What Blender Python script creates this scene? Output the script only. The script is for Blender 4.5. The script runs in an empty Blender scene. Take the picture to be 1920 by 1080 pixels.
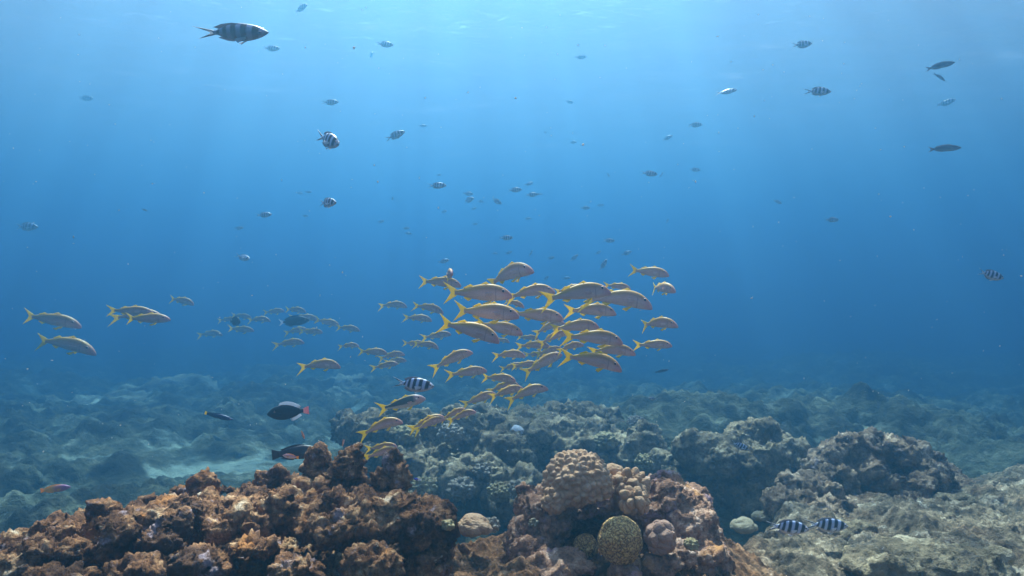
import bpy, bmesh, math, random
import numpy as np
from mathutils import Vector, Matrix, Quaternion

SC = bpy.context.scene
COL = SC.collection
rad = math.radians

# ------------------------------------------------------------------ camera
W, H = 1920, 1080
FPX = 1251.0                      # focal length in photo pixels
cam_d = bpy.data.cameras.new("camera")
cam_d.sensor_width = 36.0
cam_d.lens = 36.0 * FPX / W
cam_d.clip_start = 0.02
cam_d.clip_end = 500.0
cam = bpy.data.objects.new("camera", cam_d)
COL.objects.link(cam)
cam.location = (0, 0, 0)
cam.rotation_euler = (rad(90), 0, 0)
SC.camera = cam

# ------------------------------------------------------------------ sky, sun, exposure
SUN_EL, SUN_AZ = rad(57), rad(-6)            # azimuth from +Y towards +X
world = bpy.data.worlds.new("World")
SC.world = world
world.use_nodes = True
wn = world.node_tree
bg = wn.nodes["Background"]
sky = wn.nodes.new("ShaderNodeTexSky")
sky.sky_type = 'NISHITA'
sky.sun_disc = False
sky.sun_elevation = SUN_EL
sky.sun_rotation = SUN_AZ
wn.links.new(sky.outputs[0], bg.inputs[0])
bg.inputs[1].default_value = 0.05
sun_d = bpy.data.lights.new("sun", 'SUN')
sun_d.energy = 5.0
sun_d.angle = rad(0.5)
sun_d.color = (1.0, 0.85, 0.70)
sun = bpy.data.objects.new("sun", sun_d)
COL.objects.link(sun)
SUN_V = Vector((math.sin(SUN_AZ) * math.cos(SUN_EL), math.cos(SUN_AZ) * math.cos(SUN_EL), math.sin(SUN_EL)))
sun.rotation_euler = SUN_V.to_track_quat('Z', 'Y').to_euler()
sun.location = SUN_V * 30

SC.view_settings.view_transform = 'Standard'
SC.view_settings.look = 'None'
SC.view_settings.gamma = 1.0
SC.view_settings.use_curve_mapping = False
SC.view_settings.exposure = 2.87

SC.render.engine = 'CYCLES'
SC.cycles.use_denoising = True
SC.cycles.max_bounces = 8
SC.cycles.diffuse_bounces = 2
SC.cycles.glossy_bounces = 2
SC.cycles.volume_bounces = 2
SC.cycles.transparent_max_bounces = 12
SC.cycles.sample_clamp_indirect = 6.0

SURF_Z = 4.2                      # height of the water surface above the camera
FLOOR_Z = -1.85

# ------------------------------------------------------------------ node helpers
def new_mat(name):
    m = bpy.data.materials.new(name)
    m.use_nodes = True
    m.node_tree.nodes.clear()
    return m, m.node_tree.nodes, m.node_tree.links

def N(nodes, kind, **kw):
    n = nodes.new(kind)
    for k, v in kw.items():
        if k.startswith('i_'):
            n.inputs[k[2:].replace('_', ' ')].default_value = v
        else:
            setattr(n, k, v)
    return n

def ramp(nodes, stops, interp='LINEAR'):
    r = nodes.new("ShaderNodeValToRGB")
    r.color_ramp.interpolation = interp
    els = r.color_ramp.elements
    while len(els) < len(stops):
        els.new(0.5)
    for e, (p, c) in zip(els, stops):
        e.position = p
        e.color = (c, c, c, 1) if not hasattr(c, '__len__') else (c[0], c[1], c[2], 1)
    return r

# ------------------------------------------------------------------ object helpers
def link_mesh(name, me, mat=None, parent=None):
    o = bpy.data.objects.new(name, me)
    COL.objects.link(o)
    if mat is not None and not me.materials:
        me.materials.append(mat)
    if parent is not None:
        o.parent = parent
    return o

def tag(o, label=None, cat=None, group=None, kind=None):
    if label: o["label"] = label
    if cat: o["category"] = cat
    if group: o["group"] = group
    if kind: o["kind"] = kind
    return o

def at(px, py, depth):
    """point of the place that stands at this depth (metres along +Y) behind a photo pixel"""
    return Vector(((px - W / 2) / FPX * depth, depth, (H / 2 - py) / FPX * depth))

def mesh_from(name, verts, faces, smooth=True):
    me = bpy.data.meshes.new(name)
    verts = np.ascontiguousarray(verts, dtype=np.float32).reshape(-1, 3)
    if isinstance(faces, list):
        sizes = np.array([len(f) for f in faces], dtype=np.int32)
        loops = np.array([i for f in faces for i in f], dtype=np.int32)
    else:
        faces = np.asarray(faces)
        sizes = np.full(len(faces), faces.shape[1], dtype=np.int32)
        loops = faces.astype(np.int32).ravel()
    me.vertices.add(len(verts)); me.vertices.foreach_set("co", verts.ravel())
    me.loops.add(len(loops)); me.loops.foreach_set("vertex_index", loops)
    me.polygons.add(len(sizes))
    me.polygons.foreach_set("loop_start", np.concatenate([[0], np.cumsum(sizes)[:-1]]).astype(np.int32))
    me.polygons.foreach_set("use_smooth", np.full(len(sizes), bool(smooth)))
    me.update(calc_edges=True)
    me.validate()
    return me

# ------------------------------------------------------------------ vectorised noise
_rs = np.random.RandomState(7)
_perm = _rs.permutation(256)
_perm = np.concatenate([_perm, _perm, _perm])
_grad = _rs.normal(size=(256, 3)); _grad /= np.linalg.norm(_grad, axis=1)[:, None]
_jit = _rs.rand(256, 3)

def _hash(i, j, k):
    return _perm[_perm[_perm[i & 255] + (j & 255)] + (k & 255)]

def perlin(p):
    p = np.asarray(p, dtype=np.float64)
    i = np.floor(p).astype(np.int64); f = p - i
    u = f * f * f * (f * (f * 6 - 15) + 10)
    out = 0
    for dx in (0, 1):
        wx = u[:, 0] if dx else 1 - u[:, 0]
        for dy in (0, 1):
            wy = u[:, 1] if dy else 1 - u[:, 1]
            for dz in (0, 1):
                wz = u[:, 2] if dz else 1 - u[:, 2]
                g = _grad[_hash(i[:, 0] + dx, i[:, 1] + dy, i[:, 2] + dz)]
                d = (g[:, 0] * (f[:, 0] - dx) + g[:, 1] * (f[:, 1] - dy) + g[:, 2] * (f[:, 2] - dz))
                out = out + wx * wy * wz * d
    return out * 1.5

def fbm(p, octaves=4, gain=0.5, lac=2.03):
    a, s, out = 1.0, 1.0, 0.0
    for o in range(octaves):
        out = out + a * perlin(p * s + 17.3 * o)
        a *= gain; s *= lac
    return out

def ridged(p, octaves=4, gain=0.5):
    a, s, out = 1.0, 1.0, 0.0
    for o in range(octaves):
        out = out + a * (1 - 2 * np.abs(perlin(p * s + 31.7 * o)))
        a *= gain; s *= 2.07
    return out

def worley(p):
    """nearest and second nearest feature distance"""
    p = np.asarray(p, dtype=np.float64)
    i = np.floor(p).astype(np.int64); f = p - i
    f1 = np.full(len(p), 9.0); f2 = np.full(len(p), 9.0)
    for dx in (-1, 0, 1):
        for dy in (-1, 0, 1):
            for dz in (-1, 0, 1):
                q = _jit[_hash(i[:, 0] + dx, i[:, 1] + dy, i[:, 2] + dz)]
                d = np.sqrt((q[:, 0] + dx - f[:, 0]) ** 2 + (q[:, 1] + dy - f[:, 1]) ** 2 + (q[:, 2] + dz - f[:, 2]) ** 2)
                n = d < f1
                f2 = np.where(n, f1, np.minimum(f2, d))
                f1 = np.where(n, d, f1)
    return f1, f2

# ------------------------------------------------------------------ the water: volume and surface
def box_mesh(name, lo, hi):
    x0, y0, z0 = lo; x1, y1, z1 = hi
    v = [(x0, y0, z0), (x1, y0, z0), (x1, y1, z0), (x0, y1, z0), (x0, y0, z1), (x1, y0, z1), (x1, y1, z1), (x0, y1, z1)]
    f = [(0, 3, 2, 1), (4, 5, 6, 7), (0, 1, 5, 4), (1, 2, 6, 5), (2, 3, 7, 6), (3, 0, 4, 7)]
    return mesh_from(name, v, f, smooth=False)

m_haze, nn, ll = new_mat("haze")
pv = N(nn, "ShaderNodeVolumePrincipled")
pv.inputs["Color"].default_value = (0.0538, 0.1615, 0.2637, 1)
pv.inputs["Absorption Color"].default_value = (0.0000, 0.0989, 0.2651, 1)
pv.inputs["Density"].default_value = 0.1820
pv.inputs["Anisotropy"].default_value = 0.73
out = N(nn, "ShaderNodeOutputMaterial")
ll.new(pv.outputs[0], out.inputs["Volume"])
haze = link_mesh("haze", box_mesh("haze", (-75, -12, -14.0), (75, 95, SURF_Z - 0.12)), m_haze)
tag(haze, "clear blue sea water fading far things to blue", "water", kind="stuff")

m_surf, nn, ll = new_mat("water_surface")
geo = N(nn, "ShaderNodeNewGeometry")
tc = N(nn, "ShaderNodeTexCoord")
n1 = N(nn, "ShaderNodeTexNoise"); n1.inputs["Scale"].default_value = 1.1; n1.inputs["Detail"].default_value = 3
ll.new(tc.outputs["Object"], n1.inputs["Vector"])
bump = N(nn, "ShaderNodeBump"); bump.inputs["Distance"].default_value = 0.22; bump.inputs["Strength"].default_value = 0.8
ll.new(n1.outputs["Fac"], bump.inputs["Height"])
dot = N(nn, "ShaderNodeVectorMath", operation='DOT_PRODUCT')
ll.new(bump.outputs[0], dot.inputs[0]); ll.new(geo.outputs["Incoming"], dot.inputs[1])
ab = N(nn, "ShaderNodeMath", operation='ABSOLUTE'); ll.new(dot.outputs["Value"], ab.inputs[0])
rp = ramp(nn, [(0.40, 0.0), (0.70, 1.0)], 'EASE'); ll.new(ab.outputs[0], rp.inputs[0])
# cell pattern in the transparent colour paints in sunlight dapple and rays
wv = N(nn, "ShaderNodeTexNoise"); wv.inputs["Scale"].default_value = 2.0; wv.inputs["Detail"].default_value = 2
ll.new(tc.outputs["Object"], wv.inputs["Vector"])
mixv = N(nn, "ShaderNodeVectorMath", operation='MULTIPLY_ADD')
mixv.inputs[1].default_value = (0.5, 0.5, 0.5)
ll.new(wv.outputs["Color"], mixv.inputs[0]); ll.new(tc.outputs["Object"], mixv.inputs[2])
vo = N(nn, "ShaderNodeTexVoronoi", feature='SMOOTH_F1'); vo.inputs["Scale"].default_value = 3.0
ll.new(mixv.outputs[0], vo.inputs["Vector"])
cr = ramp(nn, [(0.08, 0.36), (0.40, 0.58), (0.60, 1.0)], 'EASE'); ll.new(vo.outputs["Distance"], cr.inputs[0])
tr = N(nn, "ShaderNodeBsdfTransparent"); ll.new(cr.outputs[0], tr.inputs[0])
gl = N(nn, "ShaderNodeBsdfGlossy"); gl.inputs["Roughness"].default_value = 0.22
ll.new(bump.outputs[0], gl.inputs["Normal"])
mx = N(nn, "ShaderNodeMixShader")
ll.new(rp.outputs[0], mx.inputs[0]); ll.new(gl.outputs[0], mx.inputs[1]); ll.new(tr.outputs[0], mx.inputs[2])
# pinkish translucent share, added to whiten the glow near the surface
n5 = N(nn, "ShaderNodeTexNoise"); n5.inputs["Scale"].default_value = 0.9; n5.inputs["Detail"].default_value = 3; n5.inputs["Roughness"].default_value = 0.6
mp = N(nn, "ShaderNodeMapping"); mp.inputs["Scale"].default_value = (0.55, 1.3, 1.0)
ll.new(tc.outputs["Object"], mp.inputs[0]); ll.new(mp.outputs[0], n5.inputs["Vector"])
fr = ramp(nn, [(0.50, 0.085), (0.66, 0.095), (0.76, 0.15)]); ll.new(n5.outputs["Fac"], fr.inputs[0])
tl = N(nn, "ShaderNodeBsdfTranslucent"); tl.inputs[0].default_value = (1.0, 0.74, 0.72, 1)
m2 = N(nn, "ShaderNodeMixShader"); ll.new(fr.outputs[0], m2.inputs[0]); ll.new(mx.outputs[0], m2.inputs[1]); ll.new(tl.outputs[0], m2.inputs[2])
out = N(nn, "ShaderNodeOutputMaterial"); ll.new(m2.outputs[0], out.inputs["Surface"])
g = 90
xs, ys = np.meshgrid(np.linspace(-80, 80, g), np.linspace(-14, 100, g), indexing='ij')
P = np.stack([xs.ravel(), ys.ravel(), np.zeros(g * g)], 1)
P[:, 2] = SURF_Z + 0.06 * fbm(P * 0.45, 3)
idx = np.arange(g * g).reshape(g, g)
F = np.stack([idx[:-1, :-1], idx[1:, :-1], idx[1:, 1:], idx[:-1, 1:]], -1).reshape(-1, 4)
surf = link_mesh("water_surface", mesh_from("water_surface", P, F), m_surf)
tag(surf, kind="structure")

# ------------------------------------------------------------------ materials of the reef
def rock_mat(name, cols, scale=9.0, fine=90.0, bump=0.006, blotch=None, rough=0.92):
    """cols: [(position, rgb)] over a noise; blotch: (rgb, scale, threshold) encrusting patches"""
    m, n, l = new_mat(name)
    tc = N(n, "ShaderNodeTexCoord")
    n1 = N(n, "ShaderNodeTexNoise"); n1.inputs["Scale"].default_value = scale; n1.inputs["Detail"].default_value = 7
    n1.inputs["Roughness"].default_value = 0.68
    l.new(tc.outputs["Object"], n1.inputs["Vector"])
    r1 = ramp(n, cols); l.new(n1.outputs["Fac"], r1.inputs[0])
    col = r1.outputs[0]
    n2 = N(n, "ShaderNodeTexNoise"); n2.inputs["Scale"].default_value = fine; n2.inputs["Detail"].default_value = 4
    n2.inputs["Roughness"].default_value = 0.7
    l.new(tc.outputs["Object"], n2.inputs["Vector"])
    r2 = ramp(n, [(0.30, 0.55), (0.5, 1.0), (0.72, 1.45)]); l.new(n2.outputs["Fac"], r2.inputs[0])
    mu = N(n, "ShaderNodeMix", data_type='RGBA', blend_type='MULTIPLY'); mu.inputs[0].default_value = 1.0
    l.new(col, mu.inputs[6]); l.new(r2.outputs[0], mu.inputs[7])
    col = mu.outputs[2]
    for rgb, sc, th in (blotch or []):
        n3 = N(n, "ShaderNodeTexNoise"); n3.inputs["Scale"].default_value = sc; n3.inputs["Detail"].default_value = 5
        n3.inputs["Roughness"].default_value = 0.65
        ad = N(n, "ShaderNodeVectorMath", operation='ADD'); ad.inputs[1].default_value = (sc * 1.7, 3.1, rgb[0] * 20)
        l.new(tc.outputs["Object"], ad.inputs[0]); l.new(ad.outputs[0], n3.inputs["Vector"])
        r3 = ramp(n, [(th, 0.0), (th + 0.06, 0.85)]); l.new(n3.outputs["Fac"], r3.inputs[0])
        mm = N(n, "ShaderNodeMix", data_type='RGBA')
        l.new(r3.outputs[0], mm.inputs[0]); l.new(col, mm.inputs[6]); mm.inputs[7].default_value = (*rgb, 1)
        col = mm.outputs[2]
    b = N(n, "ShaderNodeBsdfPrincipled"); b.inputs["Roughness"].default_value = rough
    b.inputs["Specular IOR Level"].default_value = 0.15
    l.new(col, b.inputs["Base Color"])
    bp = N(n, "ShaderNodeBump"); bp.inputs["Distance"].default_value = bump; bp.inputs["Strength"].default_value = 1.0
    l.new(n2.outputs["Fac"], bp.inputs["Height"]); l.new(bp.outputs[0], b.inputs["Normal"])
    o = N(n, "ShaderNodeOutputMaterial"); l.new(b.outputs[0], o.inputs[0])
    return m

M_RUST = rock_mat("encrusted_rock", [(0.31, (0.035, 0.017, 0.011)), (0.45, (0.135, 0.058, 0.028)), (0.54, (0.29, 0.135, 0.062)), (0.62, (0.50, 0.285, 0.15)), (0.71, (0.90, 0.68, 0.48))],
                  scale=13, fine=95, bump=0.014,
                  blotch=[((0.075, 0.036, 0.022), 3.2, 0.54), ((0.40, 0.16, 0.05), 6, 0.61), ((0.36, 0.26, 0.28), 11, 0.60), ((0.74, 0.60, 0.44), 19, 0.66), ((0.10, 0.05, 0.03), 9, 0.59)])
M_HEADROCK = rock_mat("reef_rock", [(0.30, (0.08, 0.042, 0.028)), (0.46, (0.31, 0.155, 0.095)), (0.57, (0.52, 0.30, 0.20)), (0.70, (0.85, 0.62, 0.48))],
                      scale=13, fine=95, bump=0.013, blotch=[((0.48, 0.29, 0.32), 12, 0.60), ((0.12, 0.06, 0.04), 9, 0.60), ((0.52, 0.24, 0.09), 7, 0.60)])
M_GREY = rock_mat("grey_reef_rock", [(0.32, (0.08, 0.055, 0.034)), (0.48, (0.20, 0.145, 0.085)), (0.58, (0.34, 0.255, 0.155)), (0.7, (0.60, 0.48, 0.32))],
                  scale=6, fine=42, bump=0.022, blotch=[((0.085, 0.065, 0.05), 5, 0.58), ((0.56, 0.48, 0.40), 9, 0.64)])
M_PURPLE = rock_mat("purple_brown_rock", [(0.30, (0.06, 0.038, 0.030)), (0.46, (0.21, 0.135, 0.085)), (0.57, (0.37, 0.25, 0.16)), (0.70, (0.70, 0.52, 0.37))],
                    scale=9, fine=60, bump=0.020, blotch=[((0.05, 0.035, 0.032), 5, 0.57), ((0.34, 0.25, 0.25), 12, 0.62)])
M_FAR = rock_mat("far_reef_rock", [(0.34, (0.10, 0.085, 0.05)), (0.5, (0.24, 0.20, 0.12)), (0.66, (0.46, 0.40, 0.26))],
                 scale=2.2, fine=14, bump=0.05, blotch=[((0.55, 0.50, 0.36), 3.2, 0.62)])
M_RUBBLE = rock_mat("rubble", [(0.32, (0.07, 0.048, 0.032)), (0.46, (0.165, 0.115, 0.070)), (0.57, (0.31, 0.225, 0.140)), (0.70, (0.70, 0.56, 0.40))],
                    scale=11, fine=85, bump=0.014, blotch=[((0.06, 0.045, 0.032), 5, 0.55), ((0.66, 0.58, 0.46), 9, 0.64), ((0.40, 0.34, 0.10), 2.5, 0.68)])

def coral_mat(name, c0, c1, fine=160.0, bump=0.002):
    m, n, l = new_mat(name)
    tc = N(n, "ShaderNodeTexCoord")
    n1 = N(n, "ShaderNodeTexNoise"); n1.inputs["Scale"].default_value = 22; n1.inputs["Detail"].default_value = 5
    l.new(tc.outputs["Object"], n1.inputs["Vector"])
    r1 = ramp(n, [(0.35, c0), (0.65, c1)]); l.new(n1.outputs["Fac"], r1.inputs[0])
    v = N(n, "ShaderNodeTexVoronoi"); v.inputs["Scale"].default_value = fine
    l.new(tc.outputs["Object"], v.inputs["Vector"])
    b = N(n, "ShaderNodeBsdfPrincipled"); b.inputs["Roughness"].default_value = 0.85
    b.inputs["Specular IOR Level"].default_value = 0.2
    l.new(r1.outputs[0], b.inputs["Base Color"])
    bp = N(n, "ShaderNodeBump"); bp.inputs["Distance"].default_value = bump
    l.new(v.outputs["Distance"], bp.inputs["Height"]); l.new(bp.outputs[0], b.inputs["Normal"])
    o = N(n, "ShaderNodeOutputMaterial"); l.new(b.outputs[0], o.inputs[0])
    return m

M_TAN = coral_mat("tan_coral", (0.42, 0.235, 0.125), (0.54, 0.33, 0.20))
M_PINK = coral_mat("pink_coral", (0.34, 0.185, 0.125), (0.44, 0.255, 0.18))
M_PALE = coral_mat("pale_coral", (0.17, 0.135, 0.085), (0.28, 0.225, 0.145))
M_WHITE = coral_mat("white_coral", (0.46, 0.44, 0.48), (0.60, 0.57, 0.58))
M_BLUE = coral_mat("blue_grey_coral", (0.18, 0.145, 0.11), (0.32, 0.265, 0.21), fine=60, bump=0.006)
M_OLIVE = coral_mat("olive_coral", (0.22, 0.165, 0.08), (0.38, 0.30, 0.16), fine=70, bump=0.006)

# a brain coral: winding pale ridges over dark valleys
m, n, l = new_mat("brain_coral"); M_BRAIN = m
tc = N(n, "ShaderNodeTexCoord")
nz = N(n, "ShaderNodeTexNoise"); nz.inputs["Scale"].default_value = 85; nz.inputs["Detail"].default_value = 1.5
l.new(tc.outputs["Object"], nz.inputs["Vector"])
s1 = N(n, "ShaderNodeMath", operation='SUBTRACT'); s1.inputs[1].default_value = 0.5; l.new(nz.outputs["Fac"], s1.inputs[0])
s2 = N(n, "ShaderNodeMath", operation='ABSOLUTE'); l.new(s1.outputs[0], s2.inputs[0])
r1 = ramp(n, [(0.010, (0.18, 0.09, 0.03)), (0.05, (0.46, 0.25, 0.075)), (0.14, (0.68, 0.41, 0.15))]); l.new(s2.outputs[0], r1.inputs[0])
b = N(n, "ShaderNodeBsdfPrincipled"); b.inputs["Roughness"].default_value = 0.8
l.new(r1.outputs[0], b.inputs["Base Color"])
bp = N(n, "ShaderNodeBump"); bp.inputs["Distance"].default_value = 0.02
l.new(s2.outputs[0], bp.inputs["Height"]); l.new(bp.outputs[0], b.inputs["Normal"])
o = N(n, "ShaderNodeOutputMaterial"); l.new(b.outputs[0], o.inputs[0])

# ------------------------------------------------------------------ ground
def sstep(a, b, x):
    t = np.clip((x - a) / (b - a), 0, 1)
    return t * t * (3 - 2 * t)

def edge_y(x):
    """how far back the near ledge reaches"""
    return np.interp(x, [-3.0, -0.6, 0.0, 0.45, 0.75, 1.0, 1.3, 2.2, 3.2, 5.0], [2.1, 2.3, 2.3, 2.35, 2.5, 2.75, 3.25, 4.0, 4.35, 4.6])

def ledge_z(x, y):
    flat = np.where(x < 0.55, -0.87, -0.87 - 0.16 * sstep(0.55, 1.0, x) - 0.10 * np.clip(y - 2.5, 0, 2))
    e = edge_y(x) + 0.18 * perlin(np.stack([x * 1.9, y * 1.9, 0 * x], 1))
    fall = sstep(-0.05, 0.75, y - e)
    p = np.stack([x, y, 0 * x], 1)
    w = np.clip(y / 2.6, 0.6, 1.2)
    z = flat + 0.07 * fbm(p * 2.3, 3) * w
    q = p + 0.05 * np.stack([perlin(p * 5), perlin(p * 5 + 7), 0 * x], 1)
    f1, f2 = worley(q * 6.0)
    z = z + 0.050 * (0.55 - f1) * (1 + perlin(p * 2.2))
    f1, f2 = worley(q * 14.0)
    z = z + 0.034 * (0.5 - f1) * (0.9 + 1.2 * perlin(p * 3.1))
    f1, f2 = worley(q * 30.0)
    z = z + 0.020 * (0.5 - f1)
    f1, f2 = worley(q * 11.0 + 4)
    z = z - 0.05 * np.clip(0.33 - f1, 0, 1) / 0.33 * sstep(-0.05, 0.15, perlin(p * 3.7 + 2))
    z = z + 0.012 * (ridged(q * 17.0, 3, 0.6) - 0.6) + 0.010 * fbm(p * 55, 2)
    return z * (1 - fall) + (-2.25) * fall

def floor_z(x, y):
    p = np.stack([x, y, 0 * x], 1)
    z = -1.86 + 0.10 * fbm(p * 0.35, 3) + 0.55 * sstep(9, 15, y) * fbm(p * 0.16 + 2, 2)
    z = z + 0.42 * np.exp(-(((x - 0.4) / 2.4) ** 2 + ((y - 6.2) / 1.6) ** 2))
    z = z + 0.30 * np.exp(-(((x - 3.5) / 2.5) ** 2 + ((y - 8.0) / 2.5) ** 2))
    rough = 1.0 - 0.85 * np.exp(-(((x + 2.7) / 1.5) ** 2 + ((y - 6.9) / 0.9) ** 2))        # the sandy patch
    f1, f2 = worley(p * np.array([1.6, 1.6, 1]) + 0.4 * perlin(p * 1.3)[:, None])
    z = z + 0.26 * rough * np.clip(0.75 - f1, 0, 1) + 0.34 * rough * np.clip(0.62 - worley(p * np.array([.55, .7, 1]) + 3 + 0.4 * fbm(p * .9, 3)[:, None])[0], 0, 1)
    f1, f2 = worley(p * 4.5)
    z = z + 0.12 * rough * np.clip(0.7 - f1, 0, 1)
    f1, f2 = worley(p * 8.5 + 2)
    z = z + 0.075 * (0.35 + 0.65 * rough) * np.clip(0.62 - f1, 0, 1) * (1 + 1.5 * perlin(p * 0.8 + 4))
    z = z + rough * (0.07 * fbm(p * 3.0, 5, 0.6) + 0.05 * ridged(p * 5.0, 4, 0.6) * sstep(-0.2, 0.3, perlin(p * 0.7 + 9)))
    z = z - 0.055 * np.clip(y - 7, 0, 90)
    return z

def grid_faces(nx, ny):
    i = np.arange(nx * ny).reshape(nx, ny)
    return np.stack([i[:-1, :-1], i[1:, :-1], i[1:, 1:], i[:-1, 1:]], -1).reshape(-1, 4)

ny, nx = 860, 700
ys = 1.2 * (100 / 1.2) ** (np.arange(ny) / (ny - 1.0))
us = np.linspace(-1, 1, nx)
U, Y = np.meshgrid(us, ys, indexing='ij')
X = U * (Y * 1.05 + 2.2)
x, y = X.ravel(), Y.ravel()
z = floor_z(x, y)
z = np.where(y < edge_y(x) + 0.3, np.minimum(z, -2.0), z)
M_FLOOR = rock_mat("seabed", [(0.34, (0.03, 0.028, 0.016)), (0.47, (0.065, 0.062, 0.035)), (0.58, (0.125, 0.12, 0.07)), (0.70, (0.28, 0.26, 0.175))],
                   scale=2.6, fine=17, bump=0.05, blotch=[((0.03, 0.027, 0.017), 0.9, 0.54), ((0.28, 0.26, 0.19), 3.1, 0.66)])
# pale sand lies in a hollow
nn, ll = M_FLOOR.node_tree.nodes, M_FLOOR.node_tree.links
bs = [q for q in nn if q.type == 'BSDF_PRINCIPLED'][0]
old = bs.inputs["Base Color"].links[0].from_socket
at_ = N(nn, "ShaderNodeAttribute", attribute_name="sand")
mm = N(nn, "ShaderNodeMix", data_type='RGBA'); ll.new(at_.outputs["Fac"], mm.inputs[0]); ll.new(old, mm.inputs[6])
mm.inputs[7].default_value = (0.27, 0.29, 0.215, 1); ll.new(mm.outputs[2], bs.inputs["Base Color"])
me = mesh_from("seabed", np.stack([x, y, z], 1), grid_faces(nx, ny))
sand = 1.25 * np.exp(-(((x + 2.7) / 1.3) ** 2 + ((y - 6.9) / 0.7) ** 2)) - 0.45 + 1.1 * fbm(np.stack([x * 1.4, y * 2.0, 0 * x], 1), 4, 0.65)
at1 = me.attributes.new("sand", 'FLOAT', 'POINT'); at1.data.foreach_set("value", sstep(0.10, 0.75, sand).astype(np.float32))
tag(link_mesh("seabed", me, M_FLOOR), kind="structure")

xs = np.arange(-2.2, 4.4, 0.0075); ys = np.arange(1.15, 5.1, 0.0075)
X, Y = np.meshgrid(xs, ys, indexing='ij')
x, y = X.ravel(), Y.ravel()
z = ledge_z(x, y)
me = mesh_from("reef_ledge", np.stack([x, y, z], 1), grid_faces(len(xs), len(ys)))
nn, ll = M_RUBBLE.node_tree.nodes, M_RUBBLE.node_tree.links        # the rubble is rusty towards the coral head
bs = [q for q in nn if q.type == 'BSDF_PRINCIPLED'][0]
old = bs.inputs["Base Color"].links[0].from_socket
at_ = N(nn, "ShaderNodeAttribute", attribute_name="rust")
mm = N(nn, "ShaderNodeMix", data_type='RGBA', blend_type='MULTIPLY'); ll.new(at_.outputs["Fac"], mm.inputs[0]); ll.new(old, mm.inputs[6])
mm.inputs[7].default_value = (1.0, 0.66, 0.50, 1); ll.new(mm.outputs[2], bs.inputs["Base Color"])
rust = np.clip(1.0 - sstep(0.75, 1.15, x) + 0.5 * fbm(np.stack([x * 4, y * 4, 0 * x], 1), 3), 0, 1)
at1 = me.attributes.new("rust", 'FLOAT', 'POINT'); at1.data.foreach_set("value", rust.astype(np.float32))
tag(link_mesh("reef_ledge", me, M_RUBBLE), kind="structure")

# ------------------------------------------------------------------ rocks grown from lumps
def ico(sub):
    bm = bmesh.new(); bmesh.ops.create_icosphere(bm, subdivisions=sub, radius=1.0)
    v = np.array([q.co[:] for q in bm.verts]); f = np.array([[w.index for w in q.verts] for q in bm.faces]); bm.free()
    return v, f
ICO2 = ico(2)

def lump(px, py, Y, rx, rz, ry=None):
    """a lump at a depth, its half width and half height in photo pixels there, and its half depth in metres"""
    c = at(px, py, Y); k = Y / FPX
    return (c, (rx * k, ry if ry is not None else 0.5 * (rx + rz) * k, rz * k))

def knobbly(p, nrm, s, amp):
    """reef rock: bulges, knobs, ridges and borings; s = size of a bulge in metres"""
    q = p / s
    warp = 0.3 * np.stack([perlin(q * 1.7), perlin(q * 1.7 + 5), perlin(q * 1.7 + 11)], 1)
    q = q + warp
    d = 0.42 * fbm(q, 3) + 0.16 * ridged(q * 2.3, 3) - 0.1
    f1, f2 = worley(q * 2.1)
    d = d + 0.34 * (0.55 - f1)
    f1, f2 = worley(q * 5.3)
    d = d + 0.24 * (0.5 - f1) * (1 + 1.2 * perlin(q * 1.3))
    f1, f2 = worley(q * 3.7 + 9)
    d = d - 0.50 * np.clip(0.36 - f1, 0, 1) / 0.36 * sstep(-0.05, 0.12, perlin(q * 0.9 + 5))
    f1, f2 = worley(q * 9.5 + 3)
    d = d + 0.17 * (0.5 - f1) + 0.10 * (ridged(q * 8, 3, 0.6) - 0.6) * sstep(-0.25, 0.3, perlin(q * 1.1 + 8))
    d = d + 0.10 * fbm(q * 15, 3, 0.7)
    return amp * d

def grow(name, lumps, voxel, s, amp, mat, base=None, flat=0.0):
    """one closed rock mesh from lumps"""
    vs, fs, o = [], [], 0
    for c, r in lumps:
        v = ICO2[0] * np.array(r) + np.array(c[:])
        vs.append(v); fs.append(ICO2[1] + o); o += len(v)
    V = np.concatenate(vs); F = np.concatenate(fs)
    if base is None:
        base = np.array([V[:, 0].mean(), V[:, 1].mean(), V[:, 2].min()])
    me0 = mesh_from(name, V - base, F)
    ob = bpy.data.objects.new(name, me0); COL.objects.link(ob)
    md = ob.modifiers.new("remesh", 'REMESH'); md.mode = 'VOXEL'; md.voxel_size = voxel
    dg = bpy.context.evaluated_depsgraph_get()
    me = bpy.data.meshes.new_from_object(ob.evaluated_get(dg))
    ob.modifiers.clear(); ob.data = me; bpy.data.meshes.remove(me0); me.name = name
    n = len(me.vertices)
    co = np.empty(n * 3, np.float32); me.vertices.foreach_get("co", co); co = co.reshape(-1, 3).astype(float)
    nr = np.empty(n * 3, np.float32); me.vertex_normals.foreach_get("vector", nr); nr = nr.reshape(-1, 3)
    co = co + nr * knobbly(co + base, nr, s, amp)[:, None]
    me.vertices.foreach_set("co", co.astype(np.float32).ravel())
    me.polygons.foreach_set("use_smooth", np.ones(len(me.polygons), dtype=bool))
    me.update()
    me.materials.clear(); me.materials.append(mat)
    ob.location = Vector(base)
    return ob

rng = random.Random(5)
def scatter(lumps, n, size, top=0.3):
    """small lumps set on the upper and front sides of big ones"""
    out = []
    for _ in range(n):
        c, r = rng.choice(lumps)
        th = rng.uniform(0, 2 * math.pi); el = rng.uniform(-0.3, 1.3)
        d = Vector((math.cos(th) * math.cos(el) * r[0], -abs(math.sin(th)) * math.cos(el) * r[1], math.sin(el) * r[2]))
        k = size * rng.uniform(0.6, 1.5)
        out.append((c + d, (k * rng.uniform(.8, 1.3), k, k * rng.uniform(.7, 1.2))))
    return out

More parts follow.
